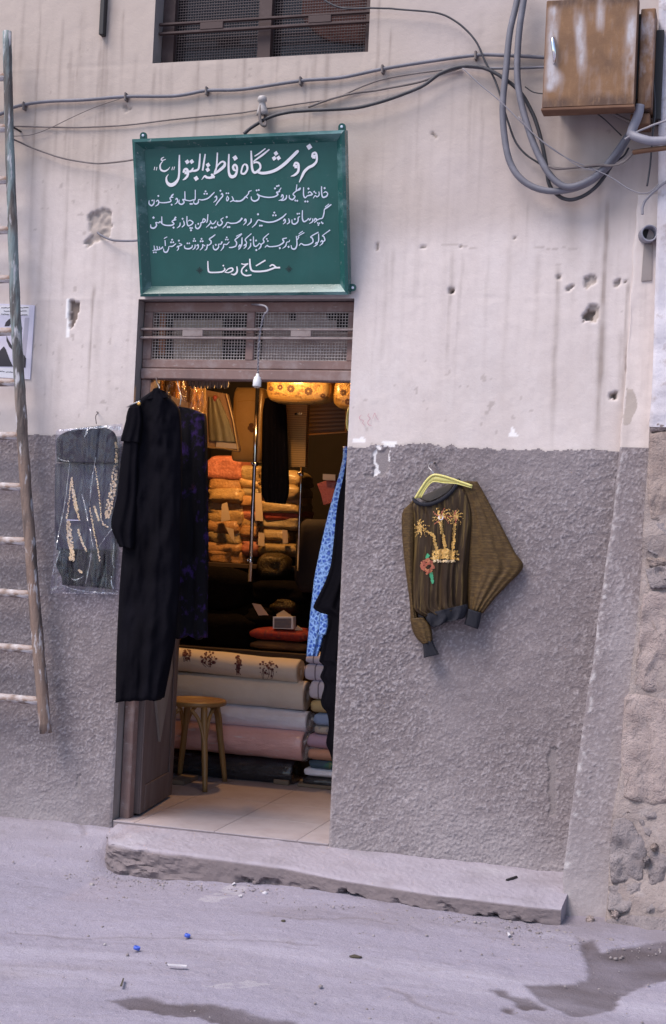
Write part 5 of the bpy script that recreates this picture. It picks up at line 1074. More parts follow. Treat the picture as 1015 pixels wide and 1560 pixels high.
M['shelfwood'] = mk('dark_shelf_wood', (.05, .030, .018), [((.08, .05, .03), 8., (.2, 1, 1), .45, .7, .7)], rough=.7)
shf = thing('shelf_unit', 'dark wooden base under the stacked cushions at the back', 'shelf', (-.1, 2.45, 0))
zsh = zat(345, 857, SHY)
G().box((-.80, 2.18, zsh-.03), (.62, 2.75, zsh-.002), bev=.003).build('shelf_board', M['shelfwood'], shf)
for x in (-.78, .58): G().box((x, 2.2, 0), (x+.03, 2.7, zsh-.031)).build('upright', M['shelfwood'], shf)
G().box((-.74, 2.68, .02), (.575, 2.70, zsh-.032)).build('back_panel', M['shelfwood'], shf)
M['label'] = mk('price_label', (.55, .43, .30), rough=.8)
for k, (pl, d_) in enumerate([([(338, 768), (346, 765), (351, 792), (337, 795)], 'tall paper tag hanging on the left cushion stack'), ([(344, 803), (356, 806), (357, 826), (350, 816)], 'slanted paper tag on the lower left cushion stack'),
                          ([(394, 811), (403, 812), (403, 832), (393, 831)], 'paper tag on the right cushion stack beside the pole'), ([(430, 807), (438, 808), (439, 827), (431, 829)], 'dim paper tag at the right end of the cushions'),
                          ([(389, 751), (398, 751), (401, 794), (389, 793)], 'brown card tucked behind the chrome pole')]):
    tag(G().pxprism(pl, SHY-.075, .003).build('paper_tag', M['label'] if k != 3 else M['card']), d_, 'tag')

# --- fabric rolls by the door
def cloth(name, c, r=.75, sc=5.): return mk(name, c, [((c[0]*.82, c[1]*.8, c[2]*.8), sc, (1, 1, 1), .45, .7, .5)], rough=r, bumps=[(160., .25, .002), (9., .35, .012)])
def filmcloth(name, c): return mk(name, c, [((c[0]*.8, c[1]*.78, c[2]*.8), 8., (1, 1, 1), .45, .7, .5), ((.85, .85, .9), 13., (.5, 1, 2.2), .60, .68, .55)], rough=.35, bumps=[(16., .7, .02, (.5, 1, 1.6)), (45., .3, .006)], Coat_Weight=.8, Coat_Roughness=.12)
M['floral'] = mk('floral_carpet', (.70, .61, .51), [((.62, .53, .44), 6., (1, 1, 1), .45, .7, .5)], rough=.85, bumps=[(160., .3, .002)])
M['floralprint'] = mk('maroon_print', (.10, .028, .032), [((.26, .16, .12), 60., (1, 1, 1), .5, .6, .9)], rough=.85)
M['beige'] = cloth('beige_cloth', (.74, .67, .59)); M['whitefilm'] = filmcloth('white_cloth_in_film', (.84, .84, .96)); M['pinkfilm'] = filmcloth('pink_cloth_in_film', (.84, .49, .47)); M['darkfilm'] = mk('dark_cloth_in_film', (.022, .022, .030), [((.20, .20, .25), 11., (.6, 1, 2), .62, .70, .5)], rough=.25, bumps=[(14., .9, .03, (.6, 1, 1.6))], Coat_Weight=.8, Coat_Roughness=.1)
M['core'] = mk('roll_core', (.30, .21, .13), rough=.9)
RY = 1.34
def roll(name, label, lt, lb, rt, rb, mat, squash=1., Yo=0., par=None, hollow=True):
    """left top/bottom and right top/bottom pixels of the roll's outline"""
    L_ = np.array([(lt[0]+lb[0])/2, (lt[1]+lb[1])/2]); R_ = np.array([(rt[0]+rb[0])/2, (rt[1]+rb[1])/2])
    rl = abs(zat(*lt, RY)-zat(*lb, RY))/2; rr_ = abs(zat(*rt, RY)-zat(*rb, RY))/2; r0 = (rl+rr_)/2
    Yc = RY+r0*squash+Yo; a, b = at(L_[0], L_[1], Yc), at(R_[0], R_[1], Yc)
    a = a+(b-a)*0; d = b-a; Ln = np.linalg.norm(d); d /= Ln
    n = 32; prof = [(0, .02), (0, r0*.9), (.012, r0), *[(Ln*q/14., r0*(1+.012*math.sin(q*2.3+r0*90))) for q in range(1, 14)], (Ln-.012, r0), (Ln, r0*.94), (Ln-.004, r0*.8), (Ln, r0*.66), (Ln-.004, r0*.5), (Ln-.001, r0*.36), (Ln-.06, r0*.22)]
    up = np.array([0, 0, 1.]); B_ = np.array([0, 1., 0]); v = []; sd = int(r0*1e5)
    for (t, r) in prof:
        for j in range(n):
            th = 2*math.pi*j/n; q = r*(1+.09*(vnoise(np.array(th*1.9), np.array(t*5.), sd)-.5)+.03*(vnoise(np.array(th*5.), np.array(t*14.), sd+4)-.5))
            v.append(a+d*t+q*(math.cos(th)*up+math.sin(th)*B_*squash))
    kk = len(prof); f = [(i*n+j, i*n+(j+1) % n, (i+1)*n+(j+1) % n, (i+1)*n+j) for i in range(kk-1) for j in range(n)] + [tuple(range(n)), tuple(range(kk*n-1, (kk-1)*n-1, -1))]
    return G().add(v, f), a, b, r0
def rolled(label, *args, mat, squash=1., Yo=0.):
    g, a, b, r0 = roll('', '', *args, mat, squash, Yo); t = thing('fabric_roll', label, 'fabric roll', tuple((a+b)/2-np.array([0, 0, r0])), 'fabric rolls piled across the shop entrance')
    g.build('rolled_cloth', mat, t, True); return t, g, a, b, r0
t, gfl, a, b, r0 = rolled('beige roll with dark maroon flowers, topmost of the pile', (250, 984), (247, 1020), (463, 1006), (454, 1041), mat=M['floral'], squash=1.3)
bv_ = gfl.bvh(); onr = lambda x, y, l=0: on(bv_, x, y, .002+l)
for (cx_, cy_, w, h) in ((318, 1003, 12, 11), (363, 1012, 5, 13), (408, 1018, 15, 13), (285, 997, 6, 9)):
    g = G(); rq = random.Random(int(cx_))
    for q in range(46):
        aa = rq.uniform(0, 6.28); rr_ = math.sqrt(rq.random()); blob(g, cx_+w*rr_*math.cos(aa), cy_+h*rr_*math.sin(aa), rq.uniform(.8, 2.3), onr, q*3e-5, 6, rq.random(), rq.uniform(.6, 1.2))
    for q in range(5): 
        x_ = cx_+rq.uniform(-w, w)*.6; ribbon(g, [(x_, cy_, 1.2), (x_+rq.uniform(-3, 3), cy_+h*.7, 1.), (x_+rq.uniform(-4, 4), cy_+h*1.25, .6)], onr, 6)
    g.build('printed_flowers', M['floralprint'], t)
rolled('plain beige fabric roll just below the flowered roll', (247, 1020), (245, 1066), (471, 1038), (467, 1082), mat=M['beige'], squash=1.05)
t, _, a, b, r0 = rolled('lilac white fabric roll in clear film above the pink roll', (248, 1062), (246, 1094), (474, 1083), (470, 1116), mat=M['whitefilm'], squash=1.2)
M['twist'] = mk_plastic('film_twist', clear=.55, rough=.15, bscale=30., bst=1.)
def twist(a, b, r0, t, L):
    d = (b-a)/np.linalg.norm(b-a); g = G(); n = 16; prof = [(-.02, r0*1.02), (.015, r0*.9), (.04, r0*.6), (.06, r0*.5), (L, r0*.62)]; v = []
    for (s, r) in prof:
        for j in range(n): th = 2*math.pi*j/n; q = r*random.uniform(.82, 1.15); v.append(b+d*(s+random.uniform(-.006, .006))+q*(math.cos(th)*np.array([0, 0, 1.])+math.sin(th)*np.array([0, .8, 0])) - np.array([0, 0, .25*max(s, 0)]))
    g.add(v, [(i*n+j, i*n+(j+1) % n, (i+1)*n+(j+1) % n, (i+1)*n+j) for i in range(len(prof)-1) for j in range(n)]); g.build('film_end', M['twist'], t)
twist(a, b, r0, t, .075)
t, _, a, b, r0 = rolled('salmon pink fabric roll in clear film behind the stool', (247, 1092), (244, 1138), (470, 1113), (463, 1159), mat=M['pinkfilm'], squash=1.05, Yo=-.03)
twist(a, b, r0, t, .11)
rolled('dark fabric roll in clear film, lowest of the pile', (246, 1138), (244, 1184), (456, 1158), (448, 1195), mat=M['darkfilm'], squash=1.2)
M['batten'] = mk('rough_batten', (.20, .15, .11), rough=.9)
for (px, lab) in ((428, 'short wood block under the right end of the dark roll'), (268, 'short wood block under the left end of the dark roll')):
    p = atz(np.array(float(px)), np.array(1196.), .0); tag(G().box((p[0]-.045, p[1]+.0, .002), (p[0]+.045, p[1]+.22, .028), bev=.003).build('wood_block', M['batten']), lab, 'block')
# --- folded cloth stack right of the rolls
def folded(x0, y0, x1, y1, mat, Y=1.32, seed=0, dpt=.3, ex=.22):
    return pillow_geo(x0, y0, x1, y1, Y, dpt, 500+seed, ex, .05, .38, .75)
stripe = mk('lilac_striped_cloth', (.66, .63, .74), [('wave', (.12, .10, .16), 5.2, 'X', .93, .99, .9, .3)], rough=.85, bumps=[(120., .2, .002)])
plaid = mk('dark_plaid_cloth', (.05, .09, .14), [((.05, .16, .12), 20., (1, 1, 1), .5, .6, .9), ((.20, .22, .08), 25., (1, 1, 1), .6, .66, .7)], rough=.8)
FS = [(464, 997, 492, 1012, stripe, 'folded lilac striped cloth, smallest, on top of the stack by the black garment'), (461, 1011, 500, 1038, stripe, 'folded lilac cloth with two dark stripes, second in the stack'), (469, 1037, 502, 1067, stripe, 'folded lilac cloth with one dark stripe, third in the stack'),
      (471, 1067, 506, 1087, cloth('cream_cloth', (.55, .43, .22)), 'folded cream yellow cloth in the middle of the folded stack'), (476, 1087, 508, 1107, cloth('sky_cloth', (.28, .38, .60)), 'folded sky blue cloth below the cream yellow one'),
      (477, 1106, 508, 1120, mk('sprig_cloth', (.52, .46, .40), [((.25, .25, .33), 45., (1, 1, 1), .55, .64, .8)], rough=.85), 'folded cream cloth with small print below the blue one'), (466, 1119, 510, 1142, cloth('mauve_cloth', (.50, .34, .46)), 'folded mauve cloth above the peach one'),
      (467, 1141, 512, 1160, cloth('peach_cloth', (.62, .32, .22)), 'folded peach cloth low in the folded stack'), (468, 1159, 512, 1173, plaid, 'folded dark plaid cloth under the peach one'), (461, 1171, 512, 1185, M['whitefilm'], 'folded white cloth in film near the bottom of the stack'),
      (459, 1184, 513, 1200, M['darkfilm'], 'dark folded bundle at the very bottom of the folded stack')]
for k, (a, b, c, d, mt, lab) in enumerate(FS): tag(folded(a, b, c+14, d+1.2, mt, 1.34, k).build('folded_cloth', mt, smooth=True), lab, 'cloth', 'folded cloths stacked beside the rolls')
p = atz(np.array(486.), np.array(1201.), .0); tag(G().box((p[0]-.12, p[1]-.02, .002), (p[0]+.25, p[1]+.3, .020), bev=.003).build('wood_board', M['batten']), 'flat wood board under the folded cloth stack', 'board')
# --- stool
M['bentwood'] = mk('bentwood', (.30, .175, .068), [((.20, .11, .04), 10., (1, 1, .2), .45, .7, .7), ((.31, .20, .09), 22., (1, 1, .2), .56, .7, .6)], rough=.42, bumps=[(60., .1, .002)])
sc_ = np.array([-.035, 1.09, .0]); SZ = .435
stl = thing('stool', 'round bentwood stool with curved braces behind the open door leaf', 'stool', tuple(sc_))
G().lathe(sc_+np.array([0, 0, SZ]), (0, 0, 1), [(0, .150), (.004, .163), (.020, .166), (.028, .160), (.029, .146), (.024, .142), (.023, .02)], 36).build('seat', M['bentwood'], stl, True)
feet = [(.146, -.185), (.122, .18), (-.15, .18), (-.15, -.18)]
for (fx, fy_) in feet:
    t_ = sc_+np.array([fx*.62, fy_*.62, SZ+.002]); f_ = sc_+np.array([fx, fy_, .001])
    G().tube([t_, t_*.7+f_*.3, t_*.3+f_*.7, f_], [.0175, .018, .016, .013], 10, 12).build('leg', M['bentwood'], stl, True)
for i in range(4):
    (ax_, ay_), (bx_, by_) = feet[i], feet[(i+1) % 4]
    def lp(f, z): s_ = 1-.38*z/SZ; return sc_+np.array([f[0]*s_, f[1]*s_, z])
    A0, B0 = lp((ax_, ay_), SZ-.23), lp((bx_, by_), SZ-.23); mid = (lp((ax_, ay_), SZ)+lp((bx_, by_), SZ))/2
    def q(u, z): e = A0+(B0-A0)*u; return np.array([e[0], e[1], z])
    G().tube([A0, q(.06, SZ-.14), q(.18, SZ-.06), q(.36, SZ-.012)], .0105, 8, 14).build('brace', M['bentwood'], stl, True)
    G().tube([B0, q(.94, SZ-.14), q(.82, SZ-.06), q(.64, SZ-.012)], .0105, 8, 14).build('brace', M['bentwood'], stl, True)
# --- counter with dark cloth heaps, red rugs, papers
M['counter'] = M['shelfwood']
ct = thing('counter', 'dark low counter behind the fabric rolls', 'counter', (.1, 1.75, 0))
zc_ = zat(420, 992, 1.68)
G().box((-.85, 1.62, zc_-.035), (.98, 2.12, zc_-.001), bev=.003).build('counter_top', M['shelfwood'], ct)
G().box((-.82, 1.66, .001), (.95, 1.68, zc_-.036)).build('front_panel', M['shelfwood'], ct)
for x in (-.82, .92): G().box((x, 1.682, .001), (x+.03, 2.1, zc_-.036)).build('side_panel', M['shelfwood'], ct)
M['darkheap'] = mk('dark_fabric', (.003, .0022, .0022), [((.006, .004, .004), 8., (1, 1, 1), .45, .7, .7)], rough=.95, bumps=[(20., .5, .02)], Specular_IOR_Level=.08)
M['glitter'] = mk('gold_sequin_fabric', (.06, .04, .012), [((.85, .55, .15), 85., (1, 1, 1), .66, .70, .95)], rough=.3, metal=.4, bumps=[(90., 1., .01)])
for k, (a, b, c, d, mt, lab, Yq) in enumerate([(262, 930, 382, 992, 'darkheap', 'black folded fabric heap at the left of the counter', 1.66), (258, 862, 372, 932, 'darkheap', 'upper black fabric heap left of the chrome pole', 1.72), (366, 884, 470, 924, 'darkheap', 'black fabric heap right of the chrome pole foot', 1.86),
        (384, 842, 432, 884, 'glitter', 'glittering gold sequined cloth below the cushion stack', 1.95), (408, 912, 446, 938, 'glitter', 'dim gold sequined bundle behind the small boxed photo', 1.80), (366, 926, 412, 960, 'darkheap', 'dark fabric bundle under the loose paper', 1.74)]):
    tag(pillow_geo(a, b, c, d, Yq, .26, 700+k, .6, .2).build('fabric_heap', M[mt], smooth=True), lab, 'fabric', None)
M['redrug'] = mk('red_rug', (.26, .022, .018), [((.08, .02, .035), 30., (1, 1, 1), .5, .62, .8), ((.35, .08, .03), 55., (1, 1, 1), .55, .65, .6)], rough=.85)
M['rugbase'] = mk('tan_rug', (.16, .085, .035), [((.09, .04, .02), 24., (.3, 1, 1), .5, .62, .8)], rough=.85)
tag(pillow_geo(376, 957, 470, 979, 1.64, .34, 800, .3, .05).build('folded_rug', M['redrug'], smooth=True), 'folded red patterned rug lying on the counter', 'rug')
tag(pillow_geo(376, 976, 469, 994, 1.64, .34, 801, .3, .05).build('folded_rug', M['rugbase'], smooth=True), 'folded brown striped rug under the red one', 'rug')
M['pink_paper'] = mk('pinkish_paper', (.62, .42, .32), rough=.8)
tag(G().pxprism([(384, 919), (397, 921), (409, 937), (394, 937.5)], 1.70, .003).build('loose_paper', M['pink_paper']), 'loose pinkish paper slip stuck on the dark fabric', 'paper')
tag(G().pxprism([(421, 936), (432, 929.5), (444, 938), (443, 940), (422, 940)], 1.70, .004).build('loose_paper', M['label']), 'folded tan paper behind the small boxed photo', 'paper')
tag(G().pxprism([(449, 960), (453, 953), (461, 959), (460, 960.5)], 1.68, .01).build('loose_paper', M['label']), 'tiny tan paper scrap on the red rug', 'paper')
pb = thing('photo_box', 'small white edged box with a greyish picture on the red rug', 'box', hz(431, 959, 1.66))
G().pxprism([(416, 939.5), (447, 939.5), (447, 958.5), (416, 957.5)], 1.66, .05).build('box_body', M['paperwhite'], pb)
G().pxprism([(418, 942), (444, 942), (443.5, 957), (418, 956.5)], 1.6585, .001).build('picture', mk('grey_picture', (.16, .15, .18), [((.28, .20, .17), 30., (.4, 1, 2), .5, .6, .8)], rough=.4), pb)
# --- chrome clothes rail
cr_ = thing('clothes_rail', 'chrome pole clothes rail standing before the cushions', 'clothes rail', hz(381, 905, 1.2))
PY = 1.15
p0, p1 = np.array(hz(392.5, 596, PY)), np.array(hz(381, 880, PY)); dn = (p1-p0)/np.linalg.norm(p1-p0); foot = p1+dn*.02
G().tube([p0-dn*.35, foot], .0105, 12).build('pole', M['chrome'], cr_, True)
q0, q1 = np.array(hz(459.5, 712, 1.6)), np.array(hz(455, 830, 1.6)); dq = (q1-q0)/np.linalg.norm(q1-q0)
G().tube([q0-dq*.3, q1+dq*.15], .0085, 12).build('pole', M['chrome'], cr_, True)
for (a, b, Yq, r) in ((389, 707, PY, .017), (382, 854, PY, .016), (459, 722, 1.6, .015)):
    c = np.array(hz(a, b, Yq)); G().lathe(c-np.array([0, 0, .012]), (0, 0, 1), [(0, r*.8), (.004, r), (.020, r), (.024, r*.8)], 14).build('clamp', M['chrome'], cr_, True)
    G().lathe(c, (-.3, -1, .1), [(0, .008), (r+.012, .008), (r+.018, .005)], 10).build('clamp_screw', M['chrome'], cr_, True)
zr = float(p0[2]-dn[2]*.35)
G().tube([tuple(p0-dn*.345), (p0[0]-dn[0]*.345+.45, PY+.45, zr)], .009, 10).build('cross_bar', M['chrome'], cr_, True)
# --- hanging goods, lit by the bulb
M['goldbag'] = mk('gold_brocade', (.60, .33, .075), [((.72, .48, .16), 9., (1, 1, 1), .45, .7, .7), ((.22, .095, .022), 30., (1, 1, 1), .53, .62, .75)], rough=.32, metal=.25, bumps=[(70., .7, .006), (14., .4, .015)], Coat_Weight=.5, Coat_Roughness=.12)
M['goldplain'] = mk('gold_satin_panel', (.50, .30, .10), [((.40, .22, .06), 6., (1, 1, 1), .45, .7, .7)], rough=.4, metal=.1, bumps=[(24., .3, .01)], Coat_Weight=.5, Coat_Roughness=.15)
M['goldgrid'] = mk('gold_ribbed_panel', (.47, .28, .085), [('wave', (.26, .14, .035), 26., 'Z', .6, .9, .8, .2)], rough=.5, metal=.1)
M['piping'] = mk('gold_piping', (.42, .22, .05), rough=.4)
M['brownprint'] = mk('brown_flower_print', (.14, .055, .018), rough=.6)
def bagthing(label, x0, y0, x1, y1, Y, fl):
    t = thing('brocade_case', label, 'bag', hz((x0+x1)/2, y1, Y), 'gold brocade cases hanging inside the door head')
    g = pillow_geo(x0, y0, x1, y1, Y, .16, 900+int(x0), .28, .05, .5, .6); g.build('case_body', M['goldbag'], t, True); b = g.bvh(); m_ = lambda x, y, l=0: on(b, x, y, .002+l)
    for (fx, fy_, r) in fl:
        gg = G()
        for q in range(7):
            aa = 6.28*q/7; blob(gg, fx+r*.6*math.cos(aa), fy_+r*.6*math.sin(aa), r*.42, m_, q*4e-5, 6)
        if gg.v: gg.build('flower_print', M['brownprint'], t)
    xs_ = np.linspace(x0+5, x1-5, 14); n_ = len(xs_); cvs = [hz(x, y1-1.2-6*abs((2*i/(n_-1))-1)**4, Y+.03) for i, x in enumerate(xs_)]
    gpi = G(); ribbon(gpi, [(x0+2, y1-14, 2), (x0+4, y1-9, 2.4), (x0+12, y1-6, 2.6), ((x0+x1)/2, y1-3.5, 2.6), (x1-12, y1-6, 2.6), (x1-4, y1-9, 2.4), (x1-2, y1-14, 2)], m_, 40)
    if gpi.v: gpi.build('piping', M['piping'], t)
bagthing('large gold brocade case with brown flowers hanging at the door head', 402, 560, 502, 614, .80, [(413, 592, 4), (427, 590, 4.5), (443, 592, 6), (470, 596, 6.5), (492, 603, 4)])
bagthing('second gold brocade case half hidden by the right jamb', 506, 570, 580, 624, .80, [(523, 598, 5), (530, 612, 5)])
gp = thing('bedspread_case', 'upright gold bedspread case beside the chrome pole', 'bag', hz(375, 700, 1.3))
gg = pillow_geo(352, 589, 400, 703, 1.30, .14, 950, .2, .05, .16, .4); gg.build('case_body', M['goldplain'], gp, True); b_ = gg.bvh(); m_ = lambda x, y, l=0: on(b_, x, y, .002+l)
g = G()
for (fx, fy_) in ((383, 648), (384, 655), (381, 652)): blob(g, fx, fy_, 4, m_, .0002, 7)
g.build('flower_print', M['brownprint'], gp)
g = G(); ribbon(g, [(357, 594, 2), (359, 640, 2), (364, 690, 2)], m_); ribbon(g, [(362, 612, 1.2), (380, 610, 1.2), (396, 612, 1.2)], m_); g.build('piping', M['piping'], gp)
M['clearbox'] = mk_plastic('case_film', tint=(1, .9, .75), clear=.82, rough=.1, bscale=12.)
M['robe'] = mk('faded_green_robe', (.20, .17, .09), [((.30, .24, .13), 14., (1, 1, .3), .45, .7, .8), ((.11, .085, .05), 18., (1, 1, .3), .55, .7, .7)], rough=.6)
M['brownpaper'] = mk('brown_card', (.34, .20, .10), [((.26, .14, .07), 6., (1, 1, 1), .45, .7, .6)], rough=.7)
pk = thing('boxed_garment', 'flat window box showing a draped garment left of the gold case', 'box', hz(338, 690, 1.0))
G().pxprism([(313, 594), (345, 600), (364, 683), (362, 688), (315, 682)], 1.00, .04).build('box_back', M['brownpaper'], pk)
sheet([(318, 604, 334, 606), (317, 630, 345, 632), (318, 655, 354, 657), (319, 672, 359, 674)], .995, 20, 24, .014, .002, [(.006, 3, .1, .1, .4)], 41).build('draped_garment', M['robe'], pk, True)
G().lathe(hz(328, 606, .985), (0, -.2, 1), [(-.02, .004), (-.016, .010), (.002, .014), (.010, .010), (.014, .003)], 12).build('red_rosette', PIL['red'], pk, True)
G().pxprism([(330, 673), (361, 676), (361, 684), (329, 681)], .984, .003).build('box_label', M['label'], pk)
G().tube([hz(316, 681, .985), hz(340, 683, .985), hz(363, 687, .985)], .004, 6).build('box_edge', M['goldplain'], pk); G().tube([hz(313, 592, .985), hz(314, 640, .985), hz(316, 681, .985)], .004, 6).build('box_edge', M['goldplain'], pk); G().tube([hz(345, 600, .985), hz(355, 640, .985), hz(363, 687, .985)], .004, 6).build('box_edge', M['goldplain'], pk)
gl = thing('wrapped_blanket', 'gold blanket in shiny film hanging behind the black gown collar', 'blanket', hz(275, 640, .7))
sheet([(236, 576, 312, 578), (237, 600, 313, 602), (240, 640, 313, 640), (242, 680, 313, 672)], .72, 40, 30, .03, .02, [(.012, 3, .1, .4, .8), (.006, 7, .2, .5, .8)], 43, .03).build('blanket', M['goldbag'], gl, True)
sheet([(236, 576, 313, 577), (236, 610, 314, 610), (240, 680, 314, 672)], .66, 30, 24, .025, .003, [(.010, 4, .1, .6, .8), (.008, 9, .2, -.5, .8)], 44, .03).build('film_cover', M['clearbox'], gl, True)
G().pxprism([(309, 584), (312.5, 584), (310.5, 628), (306, 628)], .64, .004).build('film_edge', M['goldplain'], gl)
fr_ = thing('lace_fringe', 'grey lace fringe hanging under the door head', 'lace', hz(318, 597, .35))
for k in range(12):
    x_ = 288+k*5.2; sheet([(x_-2.5, 574, x_+3.5, 574), (x_-2.6, 584, x_+3.6, 584), (x_-1.2, 588+4*abs(math.sin(k*1.9)), x_+2.2, 588+5*abs(math.sin(k*1.7)))], .35+.004*(k % 2), 8, 8, .008, .003).build('fringe_tassel', mk('lace_%d' % k, (.22, .19, .16), [((.12, .10, .085), 60., (1, 1, 1), .5, .6, .9)], rough=.9), fr_, True)
sheet([(284, 572, 352, 573), (283, 578, 352, 579), (284, 581, 351, 582)], .36, 30, 6, .006, .003, [(.004, 8, 0, 0, 1)]).build('lace_band', bpy.data.materials['lace_0'], fr_, True)
mg = thing('black_dress', 'short black dress hanging in the middle of the shop', 'dress', hz(420, 770, 1.15))
sheet([(404, 606, 434, 606), (400, 630, 436, 630), (399, 690, 438, 690), (398, 745, 440, 745), (404, 765, 434, 768)], 1.18, 30, 40, .04, .02, [(.010, 3, .1, .1, .3)], 45).build('dress_body', M['blackcloth'], mg, True)
G().tube([hz(419, 575, 1.2), hz(419, 600, 1.2), hz(419, 612, 1.17)], .003, 6).build('hanger_hook', M['wirehanger'], mg)
gs_ = thing('ribbed_panel_box', 'narrow upright gold ribbed box hanging right of the black dress', 'box', hz(453, 712, 1.3))
G().pxprism([(433, 600), (470, 600), (467, 640), (465, 711), (442, 711), (439, 660), (436, 625)], 1.28, .05).build('box_body', M['goldgrid'], gs_)
G().pxprism([(449, 629), (461, 629), (460, 632), (449, 632)], 1.276, .003).build('foil_tab', M['chrome'], gs_)
vt = thing('slatted_panel', 'dark grey slatted panel with gold lower edge at upper right inside', 'panel', hz(498, 664, 1.5))
G().pxprism([(466, 605), (531, 605), (529, 657), (466, 661)], 1.52, .03).build('panel_board', mk('grey_panel', (.11, .095, .075), rough=.7), vt)
for k in range(6): G().pxprism([(467, 622+k*6.3), (526, 620+k*6.0), (526, 623+k*6.0), (467, 625+k*6.3)], 1.512, .008).build('slat', mk('grey_slat_%d' % k, (.16, .14, .11), rough=.6), vt)
G().tube([hz(466, 662.5, 1.51), hz(530, 658, 1.51)], .005, 8).build('gold_edge', M['goldplain'], vt); G().tube([hz(528.5, 615, 1.51), hz(527, 657, 1.51)], .006, 8).build('gold_edge', M['goldplain'], vt)
# --- right side: blue lace gown behind a black garment
M['bluelace'] = mk('blue_lace', (.035, .10, .42), [((.015, .045, .20), 30., (1, 1, 1), .50, .66, .7), ('vor', (.26, .45, .80), 46., 'DISTANCE_TO_EDGE', .24, .05, .8)], rough=.6, bumps=[(60., .8, .006, (1, 1, 1), 'vor')])
bl = thing('blue_lace_gown', 'bright blue lace gown peeking out behind the black garment at right', 'gown', hz(478, 998, .36))
sheet([(523, 680, 545, 680), (521, 705, 545, 706), (507, 757, 535, 760), (495, 804, 525, 806), (485, 850, 515, 852), (479, 880, 508, 882), (475, 915, 500, 918), (472, 940, 500, 942), (469, 974, 492, 976), (467, 1000, 484, 1000)], .40, 26, 70, .02, .006, [(.006, 2, .1, .2, .4)], 51).build('gown_body', M['bluelace'], bl, True)
sheet([(489, 934, 500, 937), (487, 950, 500, 952), (485, 968, 497, 967)], .335, 10, 14, .01, .004).build('sleeve_end', M['bluelace'], bl, True)
bg2 = thing('black_garment', 'black cloak with scalloped edge hanging inside the right jamb', 'cloak', hz(515, 1170, .3))
edge_ = [(532, 640), (531, 680), (524, 722), (514, 770), (508, 828), (504, 860), (498, 880), (490, 898), (479, 920), (479, 928), (491, 935), (499, 942), (498, 958), (494, 968), (487, 1003), (487, 1008), (493, 1016), (488, 1031), (494, 1044), (489, 1066), (491, 1077), (498, 1086), (501, 1106), (497, 1132), (502, 1145), (506, 1160), (507, 1172)]
sheet([(x, y, 560-.0*y, y) for x, y in edge_], .34, 36, 130, .012, .02, [(.010, 3, .2, .2, .5), (.006, 6, .1, .2, .5)], 53).build('cloak_body', M['blackcloth'], bg2, True)
G().tube([hz(536, 600, .36), hz(533, 620, .36), hz(532, 640, .35)], .003, 6).build('hanger_hook', M['wirehanger'], bg2)
yl = [hz(533, 620, .30), hz(530, 630, .29), hz(529, 645, .29), hz(531, 655, .29), hz(536, 660, .30)]
tag(G().tube(yl, .006, 8, 24).build('yellow_hanger', M['yellow'], smooth=True), 'yellow plastic hanger end showing at the right jamb', 'hanger')
tag(G().pxprism([(483, 737), (497, 732), (513, 728), (509, 748), (505, 766), (493, 769), (489, 752)], 1.2, .05).build('red_packet', PIL['red']), 'small red packet at the right inside the shop', 'packet')
tag(G().pxprism([(492, 722), (511, 723), (511, 732), (492, 731)], 1.15, .02).build('small_carton', M['card']), 'small tan carton on top of the red packet', 'carton')
M['maroon'] = mk('maroon_cloth', (.008, .003, .0025), [((.014, .005, .004), 6., (1, 1, 1), .45, .7, .7)], rough=.85)
tag(pillow_geo(448, 790, 512, 905, 1.75, .3, 961, .3, .10, .3, .6).build('maroon_bundle', M['maroon'], smooth=True), 'large dim maroon bundle standing at the right of the counter', 'bundle')
# --- the bulb that lights the goods
lb = thing('light_bulb', 'warm lit bulb hanging behind the door head inside the shop', 'bulb', (.45, .46, 2.27))
em = bpy.data.materials.new('bulb_glow'); em.use_nodes = True; eb = em.node_tree.nodes['Principled BSDF']; eb.inputs['Emission Color'].default_value = (1, .62, .28, 1); eb.inputs['Emission Strength'].default_value = 12; em.cycles.emission_sampling = 'NONE'
bc = np.array([.45, .46, 2.30])
G().lathe(bc, (0, 0, 1), [(-.03, .004), (-.027, .015), (-.015, .026), (0, .030), (.018, .025), (.04, .014), (.05, .012)], 16).build('glass_bulb', em, lb, True)
G().lathe(bc+np.array([0, 0, .0505]), (0, 0, 1), [(0, .014), (.04, .014), (.045, .004)], 12).build('bulb_cap', M['socket'], lb, True)
G().tube([bc+np.array([0, 0, .095]), bc+np.array([0, 0, .39])], .003, 6).build('cord', M['blackcable'], lb)
ll = bpy.data.lights.new('bulb_light', 'POINT'); ll.energy = 5; ll.color = (1, .54, .19); ll.shadow_soft_size = .035
lo_ = bpy.data.objects.new('bulb_light', ll); COL.objects.link(lo_); lo_.location = tuple(bc+np.array([0, -.0, -.07]))
lb2 = thing('light_bulb', 'second warm bulb deeper in the shop above the cushion stacks', 'bulb', (-.05, 1.62, 2.42))
bc2 = np.array([-.04, 1.72, 2.44])
G().lathe(bc2, (0, 0, 1), [(-.03, .004), (-.027, .015), (-.015, .026), (0, .030), (.018, .025), (.04, .014), (.05, .012)], 16).build('glass_bulb', em, lb2, True)
G().tube([bc2+np.array([0, 0, .051]), bc2+np.array([0, 0, .24])], .003, 6).build('cord', M['blackcable'], lb2)
l2 = bpy.data.lights.new('bulb_light', 'POINT'); l2.energy = 27; l2.color = (1, .50, .165); l2.shadow_soft_size = .035
l2o = bpy.data.objects.new('bulb_light', l2); COL.objects.link(l2o); l2o.location = tuple(bc2+np.array([0, 0, -.07]))

